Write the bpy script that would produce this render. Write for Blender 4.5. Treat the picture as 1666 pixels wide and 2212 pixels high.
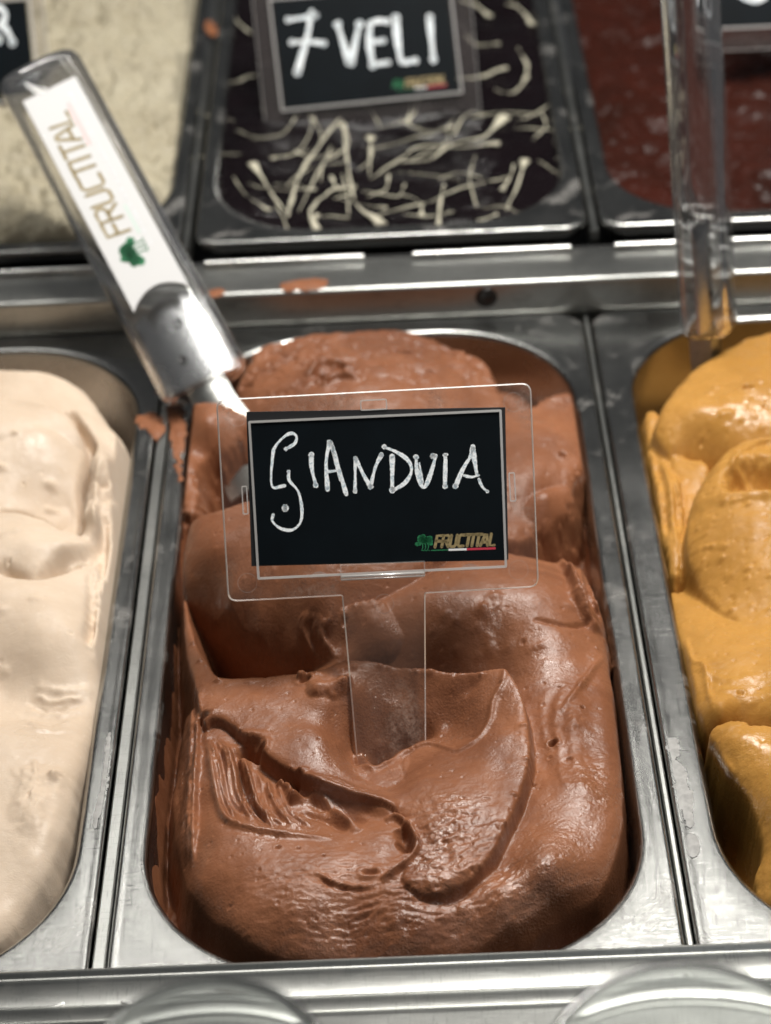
import bpy, bmesh, math, random
import numpy as np
from mathutils import Vector, Matrix

for o in list(bpy.data.objects):
    bpy.data.objects.remove(o)
SC = bpy.context.scene
COL = SC.collection
MM = 0.001
random.seed(7)

# ------------------------------------------------------------------ camera
F_PX, PITCH, ROLL, YAW, DIST, TX, TY = 4740.91, 0.636640, -0.0534932, -0.0180358, 795.037, 0.154131, 47.8336
PW, PH = 1666.0, 2212.0          # measuring frame
_d = np.array([math.sin(YAW) * math.cos(PITCH), math.cos(YAW) * math.cos(PITCH), -math.sin(PITCH)])
_r = np.cross(_d, [0, 0, 1]); _r /= np.linalg.norm(_r); _u = np.cross(_r, _d)
CR = math.cos(ROLL) * _r + math.sin(ROLL) * _u
CU = -math.sin(ROLL) * _r + math.cos(ROLL) * _u
CD = _d
CC = np.array([TX, TY, 0.0]) - DIST * _d
cd_ = bpy.data.cameras.new('camera'); cam = bpy.data.objects.new('camera', cd_); COL.objects.link(cam)
M3 = Matrix(((CR[0], CU[0], -CD[0]), (CR[1], CU[1], -CD[1]), (CR[2], CU[2], -CD[2])))
cam.matrix_world = Matrix.Translation(Vector(CC * MM)) @ M3.to_4x4()
cd_.sensor_fit = 'VERTICAL'; cd_.sensor_height = 24.0; cd_.sensor_width = 24.0
cd_.lens = F_PX / PH * 24.0
cd_.clip_start = 0.02; cd_.clip_end = 50
cd_.dof.use_dof = True; cd_.dof.focus_distance = 0.672; cd_.dof.aperture_fstop = 6.8; cd_.dof.aperture_blades = 0
SC.camera = cam

# ------------------------------------------------------------------ world, lamps, exposure
W = bpy.data.worlds.new('World'); SC.world = W; W.use_nodes = True
bg = W.node_tree.nodes['Background']; bg.inputs[0].default_value = (0.93, 0.96, 1.0, 1); bg.inputs[1].default_value = 0.06

def area(name, loc, size, sizey, power, target, color):
    l = bpy.data.lights.new(name, 'AREA'); l.shape = 'RECTANGLE'; l.size = size; l.size_y = sizey
    l.energy = power; l.color = color
    o = bpy.data.objects.new(name, l); COL.objects.link(o); o.location = loc
    o.rotation_euler = (Vector(target) - Vector(loc)).to_track_quat('-Z', 'Y').to_euler()
    return o
for y_, z_, p_ in ((0.56, 0.74, 0.95), (0.45, 0.83, 0.6), (0.24, 0.94, 2.6)):
    area('case_strip_lamp', (0.04, y_, z_), 1.2, 0.028, p_, (0.0, -0.05, 0.0), (1.0, 0.97, 0.92))
area('case_back_lamp', (0.12, 0.20, 0.78), 0.45, 0.08, 6.4, (0.0, 0.0, 0.0), (1.0, 0.97, 0.92))
area('ceiling_lamp', (0.30, 0.10, 1.0), 0.4, 0.16, 5.6, (0.0, 0.0, 0.0), (1.0, 0.96, 0.90))
area('front_fill_lamp', (0.50, -0.85, 0.72), 0.7, 0.5, 0.8, (0.0, 0.0, 0.03), (0.95, 0.98, 1.0))  # cool front fill, added to brighten the label and handle steel

vs = SC.view_settings
vs.view_transform = 'Standard'; vs.look = 'None'; vs.gamma = 1.0; vs.exposure = 0.0; vs.use_curve_mapping = False
SC.render.engine = 'CYCLES'
cy = SC.cycles
cy.use_denoising = True
cy.max_bounces = 14; cy.transparent_max_bounces = 24; cy.transmission_bounces = 12; cy.glossy_bounces = 6; cy.diffuse_bounces = 4
cy.caustics_reflective = False; cy.caustics_refractive = False
cy.sample_clamp_indirect = 6.0

# ------------------------------------------------------------------ pixel <-> place
def bp(px, py, z):
    v = CD + CR * ((px - PW / 2) / F_PX) - CU * ((py - PH / 2) / F_PX)
    t = (z - CC[2]) / v[2]
    return CC + t * v
def at_depth(px, py, dep):
    return CC + dep * (CD + CR * ((px - PW / 2) / F_PX) - CU * ((py - PH / 2) / F_PX))

# ------------------------------------------------------------------ object helpers
def tag(o, label=None, cat=None, group=None, kind=None):
    if label: o['label'] = label
    if cat: o['category'] = cat
    if group: o['group'] = group
    if kind: o['kind'] = kind
    return o
def empty(name, loc=(0, 0, 0)):
    o = bpy.data.objects.new(name, None); COL.objects.link(o)
    o.location = Vector(loc) * MM; o.empty_display_size = 0.02
    return o
def link(name, me, mat=None, parent=None, mats=None):
    o = bpy.data.objects.new(name, me); COL.objects.link(o)
    for m in (mats or ([mat] if mat else [])): me.materials.append(m)
    if parent is not None:
        o.parent = parent
    return o
def fix(o):
    """children are authored in world mm: cancel the parents' offset"""
    p = o.parent; off = Vector((0, 0, 0))
    while p is not None:
        off += p.location; p = p.parent
    o.location = -off
    return o
def mesh(name, verts, faces, mat=None, parent=None, smooth=False, mats=None, fmat=None):
    """verts in world mm; the object's origin sits at the middle of its base"""
    v = np.asarray(verts, float)
    me = bpy.data.meshes.new(name)
    c = np.array([(v[:, 0].min() + v[:, 0].max()) / 2, (v[:, 1].min() + v[:, 1].max()) / 2, v[:, 2].min()])
    me.from_pydata(((v - c) * MM).tolist(), [], faces)
    if fmat is not None:
        me.polygons.foreach_set('material_index', fmat)
    if smooth:
        me.polygons.foreach_set('use_smooth', [True] * len(me.polygons))
    me.update()
    o = link(name, me, mat, parent, mats)
    off = Vector((0, 0, 0)); p = parent
    while p is not None:
        off += p.location; p = p.parent
    o.location = Vector(c * MM) - off
    return o
def sharp(o, ang=35):
    m = o.data
    m.polygons.foreach_set('use_smooth', [True] * len(m.polygons))
    m.set_sharp_from_angle(angle=math.radians(ang))
    return o

class MB:
    def __init__(s): s.v = []; s.f = []; s.m = []
    def add(s, verts, faces, mi=0):
        k = len(s.v); s.v += [tuple(map(float, p)) for p in verts]
        s.f += [tuple(i + k for i in f) for f in faces]; s.m += [mi] * len(faces)
    def box(s, x0, x1, y0, y1, z0, z1, mi=0):
        s.add([(x0, y0, z0), (x1, y0, z0), (x1, y1, z0), (x0, y1, z0), (x0, y0, z1), (x1, y0, z1), (x1, y1, z1), (x0, y1, z1)],
              [(0, 3, 2, 1), (4, 5, 6, 7), (0, 1, 5, 4), (1, 2, 6, 5), (2, 3, 7, 6), (3, 0, 4, 7)], mi)
    def loops(s, L, close=True, cap0=False, cap1=False, mi=0):
        n = len(L[0]); V = [p for l in L for p in l]; F = []
        for i in range(len(L) - 1):
            for j in range(n if close else n - 1):
                a = i * n + j; b = i * n + (j + 1) % n
                F.append((a, b, b + n, a + n))
        if cap0: F.append(tuple(range(n - 1, -1, -1)))
        if cap1: F.append(tuple((len(L) - 1) * n + j for j in range(n)))
        s.add(V, F, mi)
    def build(s, name, mat=None, parent=None, smooth=False, mats=None):
        return mesh(name, s.v, s.f, mat, parent, smooth, mats, s.m if mats else None)

def tube_loops(pts, rad, n=8, squash=1.0):
    P = np.asarray(pts, float); L = []
    up = np.array([0.1, 0.2, 0.97])
    for i in range(len(P)):
        t = P[min(i + 1, len(P) - 1)] - P[max(i - 1, 0)]; t /= np.linalg.norm(t) + 1e-9
        a = np.cross(up, t); a /= np.linalg.norm(a) + 1e-9; b = np.cross(t, a)
        r = rad[i] if hasattr(rad, '__len__') else rad
        L.append([tuple(P[i] + r * (math.cos(q) * a + squash * math.sin(q) * b)) for q in [2 * math.pi * k / n for k in range(n)]])
    return L
def spline(pts, sub=6, closed=False):
    P = [np.asarray(p, float) for p in pts]; n = len(P); out = []
    rng = range(n) if closed else range(n - 1)
    for i in rng:
        p1, p2 = P[i], P[(i + 1) % n]
        p0 = P[(i - 1) % n] if (closed or i > 0) else 2 * p1 - p2
        p3 = P[(i + 2) % n] if (closed or i < n - 2) else 2 * p2 - p1
        for k in range(sub):
            t = k / sub
            out.append(0.5 * (2 * p1 + (p2 - p0) * t + (2 * p0 - 5 * p1 + 4 * p2 - p3) * t * t + (3 * p1 - p0 - 3 * p2 + p3) * t ** 3))
    if not closed: out.append(P[-1])
    return np.array(out)

# ------------------------------------------------------------------ materials
class NT:
    def __init__(s, name):
        s.m = bpy.data.materials.new(name); s.m.use_nodes = True; s.t = s.m.node_tree
        s.t.nodes.clear(); s.out = s.n('ShaderNodeOutputMaterial')
    def n(s, typ, **kw):
        x = s.t.nodes.new(typ)
        for k, v in kw.items():
            if k.startswith('i_'): x.inputs[k[2:].replace('_', ' ')].default_value = v
            else: setattr(x, k, v)
        return x
    def l(s, a, b): s.t.links.new(a, b)
    def surf(s, sock): s.l(sock, s.out.inputs['Surface'])
    def coord(s, scale=(1, 1, 1)):
        c = s.n('ShaderNodeTexCoord'); m = s.n('ShaderNodeMapping'); m.inputs['Scale'].default_value = scale
        s.l(c.outputs['Object'], m.inputs['Vector']); return m.outputs['Vector']
    def noise(s, vec, scale, detail=4, rough=0.55, dist=0.0):
        x = s.n('ShaderNodeTexNoise'); x.inputs['Scale'].default_value = scale; x.inputs['Detail'].default_value = detail
        x.inputs['Roughness'].default_value = rough; x.inputs['Distortion'].default_value = dist
        s.l(vec, x.inputs['Vector']); return x.outputs['Fac']
    def ramp(s, fac, stops):
        x = s.n('ShaderNodeValToRGB'); e = x.color_ramp.elements
        while len(e) < len(stops): e.new(0.5)
        for k, (p, c) in enumerate(stops):
            e[k].position = p; e[k].color = (c, c, c, 1) if not hasattr(c, '__len__') else (*c, 1)
        s.l(fac, x.inputs['Fac']); return x.outputs['Color']
    def bump(s, h, strength, dist, prev=None):
        x = s.n('ShaderNodeBump'); x.inputs['Strength'].default_value = strength; x.inputs['Distance'].default_value = dist
        s.l(h, x.inputs['Height'])
        if prev is not None: s.l(prev, x.inputs['Normal'])
        return x.outputs['Normal']
    def mixc(s, fac, a, b):
        x = s.n('ShaderNodeMix', data_type='RGBA')
        if hasattr(fac, 'links'): s.l(fac, x.inputs[0])
        else: x.inputs[0].default_value = fac
        for k, v in ((6, a), (7, b)):
            if hasattr(v, 'links'): s.l(v, x.inputs[k])
            else: x.inputs[k].default_value = (*v, 1)
        return x.outputs[2]

def gelato_mat(name, c1, c2, c3, rough=(0.20, 0.58), sss=0.0, sss_r=(0.003, 0.0015, 0.0008), grain=0.5, wrinkle=0.5, spec=(0.14, 0.55)):
    g = NT(name); v = g.coord()
    n1 = g.noise(v, 20, 6, 0.62, 1.0); n2 = g.noise(v, 420, 4, 0.6)
    col = g.mixc(g.ramp(n1, [(0.35, 0.0), (0.65, 1.0)]), c1, c2)
    col = g.mixc(g.ramp(n2, [(0.60, 0.0), (0.78, 0.6)]), col, c3)
    p = g.n('ShaderNodeBsdfPrincipled')
    g.l(col, p.inputs['Base Color'])
    # melted, wet patches are glossier than the frozen matt skin
    at = g.n('ShaderNodeAttribute', attribute_name='wet')
    wn = g.ramp(g.noise(v, 120, 5, 0.65, 0.6), [(0.36, -0.30), (0.66, 0.30)])
    ad = g.n('ShaderNodeMath', operation='ADD', use_clamp=True); g.l(at.outputs['Fac'], ad.inputs[0])
    sb = g.n('ShaderNodeMath', operation='MULTIPLY_ADD'); g.l(g.noise(v, 120, 5, 0.65, 0.6), sb.inputs[0]); sb.inputs[1].default_value = 1.6; sb.inputs[2].default_value = -0.8
    g.l(sb.outputs[0], ad.inputs[1])
    mr = g.n('ShaderNodeMapRange'); g.l(ad.outputs[0], mr.inputs['Value']); mr.inputs['To Min'].default_value = rough[1]; mr.inputs['To Max'].default_value = rough[0]
    g.l(mr.outputs[0], p.inputs['Roughness'])
    ms = g.n('ShaderNodeMapRange'); g.l(ad.outputs[0], ms.inputs['Value']); ms.inputs['To Min'].default_value = spec[0]; ms.inputs['To Max'].default_value = spec[1]
    g.l(ms.outputs[0], p.inputs['Specular IOR Level'])
    p.inputs['Subsurface Weight'].default_value = sss
    p.inputs['Subsurface Radius'].default_value = sss_r; p.inputs['Subsurface Scale'].default_value = 1.0
    b = g.bump(g.noise(v, 1300, 3, 0.6), grain, 0.00034)
    mg = g.n('ShaderNodeMapRange'); g.l(ad.outputs[0], mg.inputs['Value']); mg.inputs['To Min'].default_value = 0.3 * grain; mg.inputs['To Max'].default_value = grain
    g.l(mg.outputs[0], b.node.inputs['Strength'])
    b = g.bump(g.noise(g.coord((1, 1.7, 1)), 330, 5, 0.62, 1.2), wrinkle, 0.00045, b)
    g.l(b, p.inputs['Normal']); g.surf(p.outputs[0])
    return g.m

def steel(name, base=(0.56, 0.57, 0.56), r0=0.20, r1=0.36, scr=0.25, dirt=0.0, dirtcol=(0.5, 0.48, 0.44), stretch=(1, 1, 1)):
    g = NT(name); v = g.coord(stretch)
    p = g.n('ShaderNodeBsdfPrincipled'); p.inputs['Metallic'].default_value = 1.0
    n1 = g.noise(v, 30, 6, 0.6, 0.3)
    fine = g.noise(g.coord((stretch[0] * 1, stretch[1] * 1, 1)), 700, 4, 0.7)
    g.l(g.ramp(n1, [(0.3, r0), (0.7, r1)]), p.inputs['Roughness'])
    # fine hairline scratches, two directions
    s1 = g.noise(g.coord((9, 260, 40)), 9, 2, 0.5, 1.5); s2 = g.noise(g.coord((220, 14, 40)), 9, 2, 0.5, 1.5)
    a = g.ramp(s1, [(0.60, 0.0), (0.66, 1.0)]); b2 = g.ramp(s2, [(0.60, 0.0), (0.66, 1.0)])
    ms = g.n('ShaderNodeMath', operation='MAXIMUM'); g.l(a, ms.inputs[0]); g.l(b2, ms.inputs[1])
    dark = g.n('ShaderNodeMath', operation='MULTIPLY'); g.l(ms.outputs[0], dark.inputs[0]); dark.inputs[1].default_value = scr
    col = g.mixc(g.ramp(n1, [(0.3, 0.0), (0.75, 1.0)]), tuple(c * 0.94 for c in base), tuple(min(1, c * 1.05) for c in base))
    col = g.mixc(dark.outputs[0], col, tuple(c * 0.32 for c in base))
    g.l(col, p.inputs['Base Color'])
    nb = g.bump(fine, 0.10, 0.0001); nb = g.bump(ms.outputs[0], 0.15, 0.0001, nb)
    g.l(nb, p.inputs['Normal'])
    if dirt > 0:
        d = g.n('ShaderNodeBsdfPrincipled'); d.inputs['Base Color'].default_value = (*dirtcol, 1); d.inputs['Roughness'].default_value = 0.6
        mx = g.n('ShaderNodeMixShader')
        dm = g.ramp(g.noise(g.coord(), 42, 8, 0.7, 0.5), [(0.56, 0.0), (0.72, dirt)])
        g.l(dm, mx.inputs[0]); g.l(p.outputs[0], mx.inputs[1]); g.l(d.outputs[0], mx.inputs[2]); g.surf(mx.outputs[0])
    else:
        g.surf(p.outputs[0])
    return g.m

def plain(name, col, rough=0.5, metal=0.0, var=0.0, scale=300, spec=0.5):
    g = NT(name); p = g.n('ShaderNodeBsdfPrincipled')
    p.inputs['Roughness'].default_value = rough; p.inputs['Metallic'].default_value = metal
    p.inputs['Specular IOR Level'].default_value = spec
    if var > 0:
        n1 = g.noise(g.coord(), scale, 4, 0.6)
        g.l(g.mixc(g.ramp(n1, [(0.35, 0.0), (0.68, 1.0)]), col, tuple(c * (1 - var) for c in col)), p.inputs['Base Color'])
    else:
        p.inputs['Base Color'].default_value = (*col, 1)
    g.surf(p.outputs[0]); return g.m

def clear_sheet(name, tint=(0.975, 0.965, 0.955), smudge=0.5, smcol=(0.40, 0.27, 0.21)):
    """thin clear moulded plastic: see-through, mirror-like sheen, dried smears of gelato"""
    g = NT(name)
    tr = g.n('ShaderNodeBsdfTransparent'); tr.inputs[0].default_value = (*tint, 1)
    gl = g.n('ShaderNodeBsdfGlossy'); gl.inputs['Roughness'].default_value = 0.06; gl.inputs[0].default_value = (1, 1, 1, 1)
    fr = g.n('ShaderNodeFresnel'); fr.inputs['IOR'].default_value = 1.40
    fm = g.n('ShaderNodeMath', operation='MINIMUM'); g.l(fr.outputs[0], fm.inputs[0]); fm.inputs[1].default_value = 0.16
    m1 = g.n('ShaderNodeMixShader'); g.l(fm.outputs[0], m1.inputs[0]); g.l(tr.outputs[0], m1.inputs[1]); g.l(gl.outputs[0], m1.inputs[2])
    df = g.n('ShaderNodeBsdfPrincipled'); df.inputs['Roughness'].default_value = 0.55; df.inputs['Base Color'].default_value = (*smcol, 1)
    v = g.coord()
    big = g.ramp(g.noise(v, 38, 3, 0.6, 0.8), [(0.52, 0.0), (0.70, 1.0)])
    fin = g.ramp(g.noise(v, 800, 5, 0.75, 0.4), [(0.42, 0.0), (0.62, 1.0)])
    mu = g.n('ShaderNodeMath', operation='MULTIPLY'); g.l(big, mu.inputs[0]); g.l(fin, mu.inputs[1])
    m3 = g.n('ShaderNodeMath', operation='MULTIPLY_ADD'); g.l(mu.outputs[0], m3.inputs[0]); m3.inputs[1].default_value = smudge; m3.inputs[2].default_value = 0.04
    m2 = g.n('ShaderNodeMixShader'); g.l(m3.outputs[0], m2.inputs[0]); g.l(m1.outputs[0], m2.inputs[1]); g.l(df.outputs[0], m2.inputs[2])
    g.surf(m2.outputs[0]); return g.m

def edge_mat(name, op=0.55, col=(0.95, 0.93, 0.90)):
    """cut edge of clear plastic: white colour stands in for the light it gathers"""
    g = NT(name)
    tr = g.n('ShaderNodeBsdfTransparent'); tr.inputs[0].default_value = (1, 1, 1, 1)
    tl = g.n('ShaderNodeBsdfTranslucent'); tl.inputs[0].default_value = (*col, 1)
    gl = g.n('ShaderNodeBsdfGlossy'); gl.inputs['Roughness'].default_value = 0.18; gl.inputs[0].default_value = (1, 1, 1, 1)
    df = g.n('ShaderNodeBsdfDiffuse'); df.inputs[0].default_value = (*col, 1)
    m9 = g.n('ShaderNodeMixShader'); m9.inputs[0].default_value = 0.5; g.l(tl.outputs[0], m9.inputs[1]); g.l(df.outputs[0], m9.inputs[2])
    m0 = g.n('ShaderNodeMixShader'); m0.inputs[0].default_value = 0.35; g.l(m9.outputs[0], m0.inputs[1]); g.l(gl.outputs[0], m0.inputs[2])
    m1 = g.n('ShaderNodeMixShader'); m1.inputs[0].default_value = op; g.l(tr.outputs[0], m1.inputs[1]); g.l(m0.outputs[0], m1.inputs[2])
    g.surf(m1.outputs[0]); return g.m

def glass(name, ior=1.46, rough=0.0, tint=(1, 1, 1), thru=0.0):
    g = NT(name); p = g.n('ShaderNodeBsdfPrincipled')
    p.inputs['Base Color'].default_value = (*tint, 1); p.inputs['Roughness'].default_value = rough
    p.inputs['IOR'].default_value = ior; p.inputs['Transmission Weight'].default_value = 1.0
    if thru > 0:
        t = g.n('ShaderNodeBsdfTransparent'); t.inputs[0].default_value = (0.97, 0.97, 0.98, 1); m = g.n('ShaderNodeMixShader'); m.inputs[0].default_value = thru
        g.l(p.outputs[0], m.inputs[1]); g.l(t.outputs[0], m.inputs[2])
        d = g.n('ShaderNodeBsdfTranslucent'); d.inputs[0].default_value = (0.85, 0.84, 0.83, 1); d2 = g.n('ShaderNodeBsdfDiffuse'); d2.inputs[0].default_value = (0.85, 0.84, 0.83, 1)  # faint white imitates the bright surroundings that clear acrylic picks up
        ma = g.n('ShaderNodeMixShader'); g.l(d.outputs[0], ma.inputs[1]); g.l(d2.outputs[0], ma.inputs[2])
        mb_ = g.n('ShaderNodeMixShader'); mb_.inputs[0].default_value = 0.03; g.l(m.outputs[0], mb_.inputs[1]); g.l(ma.outputs[0], mb_.inputs[2]); g.surf(mb_.outputs[0]); return g.m
    g.surf(p.outputs[0]); return g.m

def ink(name, c1, c2):
    g = NT(name); p = g.n('ShaderNodeBsdfPrincipled'); p.inputs['Roughness'].default_value = 0.55
    n1 = g.noise(g.coord((1, 1, 1)), 900, 4, 0.7, 0.6)
    g.l(g.mixc(g.ramp(n1, [(0.48, 0.0), (0.60, 1.0)]), c1, c2), p.inputs['Base Color']); g.surf(p.outputs[0]); return g.m

M_GIAN = gelato_mat('gianduia', (0.262, 0.105, 0.050), (0.165, 0.061, 0.028), (0.31, 0.132, 0.066), (0.15, 0.44), 0.0, grain=1.0, wrinkle=0.35, spec=(0.2, 1.0))
M_CREAM = gelato_mat('cream_gelato', (0.60, 0.485, 0.375), (0.52, 0.405, 0.30), (0.66, 0.55, 0.44), (0.26, 0.6), 0.15, (0.004, 0.003, 0.002), 0.25, 0.25)
M_CARA = gelato_mat('caramel_gelato', (0.47, 0.238, 0.056), (0.37, 0.18, 0.038), (0.53, 0.285, 0.086), (0.16, 0.5), 0.08, (0.004, 0.002, 0.0008), 0.35, 0.35)
M_WHITE = gelato_mat('ivory_gelato', (0.40, 0.36, 0.265), (0.33, 0.29, 0.205), (0.50, 0.46, 0.37), (0.4, 0.6), 0.0, grain=0.5, wrinkle=0.9)
M_DARK = gelato_mat('dark_chocolate_glaze', (0.006, 0.0038, 0.0048), (0.004, 0.0028, 0.0034), (0.008, 0.005, 0.006), (0.12, 0.30), 0.0, grain=0.2, wrinkle=0.4, spec=(0.04, 0.25))
M_RED = gelato_mat('dark_cocoa_sorbet', (0.038, 0.009, 0.0055), (0.022, 0.0065, 0.004), (0.05, 0.013, 0.008), (0.16, 0.36), 0.0, grain=0.1, wrinkle=0.5, spec=(0.05, 0.3))
M_STEEL = steel('pan_steel', (0.37, 0.372, 0.358), 0.19, 0.27, 0.45, 0.35, (0.52, 0.50, 0.47))
M_WALL = steel('pan_wall_steel', (0.36, 0.345, 0.325), 0.20, 0.30, 0.25, 0.0)
M_RAIL = steel('rail_steel', (0.43, 0.435, 0.415), 0.28, 0.38, 0.35, 0.12, (0.45, 0.42, 0.38), (0.25, 1, 1))
M_LIP = steel('lip_steel', (0.74, 0.74, 0.72), 0.22, 0.36, 0.2, 0.0, stretch=(0.2, 1, 1))
M_POL = steel('polished_steel', (0.66, 0.67, 0.67), 0.22, 0.32, 0.15)
M_WELL = plain('well_dark', (0.012, 0.012, 0.012), 0.6)
M_SHEET = clear_sheet('sign_plastic')
M_SHEET2 = clear_sheet('sign_plastic_clean', (0.94, 0.94, 0.95), 0.12, (0.4, 0.35, 0.33))
M_EDGE = edge_mat('sign_plastic_edge', 0.9)
M_EDGE2 = edge_mat('sign_mould_line', 0.35)
M_CARD = plain('blackboard_card', (0.0025, 0.0050, 0.0070), 0.45, 0.0, 0.3, 60, 0.12)
M_CARDB = plain('card_back', (0.006, 0.006, 0.007), 0.5)
M_CHALK = ink('chalk_pen', (0.90, 0.93, 0.94), (0.50, 0.60, 0.66))
M_GOLD = ink('gold_print', (0.30, 0.23, 0.105), (0.21, 0.16, 0.07))
M_GREEN = ink('green_print', (0.008, 0.17, 0.06), (0.006, 0.11, 0.042))
M_WPRINT = plain('white_print', (0.75, 0.75, 0.75), 0.5)
M_RPRINT = plain('red_print', (0.50, 0.03, 0.06), 0.5)
M_PINK = plain('pink_print', (0.80, 0.48, 0.47), 0.5)
M_GREYP = plain('grey_print', (0.66, 0.67, 0.69), 0.5)
M_PALEG = plain('pale_green_print', (0.52, 0.63, 0.57), 0.5)
M_LABEL = plain('white_label', (0.60, 0.597, 0.592), 0.35)
M_ACRYL = glass('acrylic_handle', 1.34, 0.0, (1, 1, 1), 0.26)
M_CUP = glass('cup_glass', 1.45, 0.0, (0.97, 1.0, 0.99))
M_DRIZ = gelato_mat('white_chocolate', (0.55, 0.52, 0.40), (0.45, 0.42, 0.33), (0.6, 0.58, 0.46), (0.3, 0.5))
M_FROST = plain('dried_residue', (0.34, 0.335, 0.32), 0.55, 0.0, 0.35, 300)
M_SCREW = plain('screw_dark', (0.06, 0.06, 0.06), 0.35, 1.0)

# ------------------------------------------------------------------ numeric helpers
def _hash(ix, iy, seed):
    h = (ix.astype(np.int64) * 374761393 + iy.astype(np.int64) * 668265263 + seed * 1442695041) & 0x7fffffff
    h = ((h ^ (h >> 13)) * 1274126177) & 0x7fffffff
    return ((h ^ (h >> 16)) & 0xffff) / 65535.0
def vnoise(x, y, seed=0):
    ix = np.floor(x); iy = np.floor(y); fx = x - ix; fy = y - iy
    fx = fx * fx * fx * (fx * (fx * 6 - 15) + 10); fy = fy * fy * fy * (fy * (fy * 6 - 15) + 10)
    a = _hash(ix, iy, seed); b = _hash(ix + 1, iy, seed); c = _hash(ix, iy + 1, seed); d = _hash(ix + 1, iy + 1, seed)
    return (a + (b - a) * fx) * (1 - fy) + (c + (d - c) * fx) * fy
def fbm(x, y, seed=0, octv=4, gain=0.5):
    s = 0; a = 1.0; t = 0
    for k in range(octv):
        ca, sa = math.cos(0.6 * k + 0.4), math.sin(0.6 * k + 0.4)
        s = s + a * (vnoise((x * ca - y * sa) * 2 ** k, (x * sa + y * ca) * 2 ** k, seed + 31 * k) - 0.5); t += a; a *= gain
    return s / t * 2
def worley(x, y, seed=0):
    ix = np.floor(x); iy = np.floor(y); best = np.full(np.shape(x), 9.0)
    for dx in (-1, 0, 1):
        for dy in (-1, 0, 1):
            px = ix + dx + _hash(ix + dx, iy + dy, seed); py = iy + dy + _hash(ix + dx, iy + dy, seed + 77)
            best = np.minimum(best, (x - px) ** 2 + (y - py) ** 2)
    return np.sqrt(best)
def rrect_sdf(X, Y, cx, cyy, hx, hy, r):
    qx = np.abs(X - cx) - hx + r; qy = np.abs(Y - cyy) - hy + r
    return np.hypot(np.maximum(qx, 0), np.maximum(qy, 0)) + np.minimum(np.maximum(qx, qy), 0) - r

class RBF:
    def __init__(s, pts, reg=0.3):
        P = np.asarray(pts, float); s.P = P[:, :2]; n = len(P)
        d = np.linalg.norm(s.P[:, None] - s.P[None], axis=2)
        K = s.k(d) - reg * 0 + np.eye(n) * reg
        A = np.zeros((n + 3, n + 3)); A[:n, :n] = K; A[:n, n] = 1; A[:n, n + 1:] = s.P; A[n, :n] = 1; A[n + 1:, :n] = s.P.T
        s.w = np.linalg.lstsq(A, np.r_[P[:, 2], 0, 0, 0], rcond=None)[0]
    def k(s, d): return d * d * np.log(d + 1e-6)
    def __call__(s, X, Y):
        n = len(s.P); out = s.w[n] + s.w[n + 1] * X + s.w[n + 2] * Y
        for i in range(n):
            d2 = (X - s.P[i, 0]) ** 2 + (Y - s.P[i, 1]) ** 2
            out = out + s.w[i] * 0.5 * d2 * np.log(d2 + 1e-6)
        return out

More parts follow.
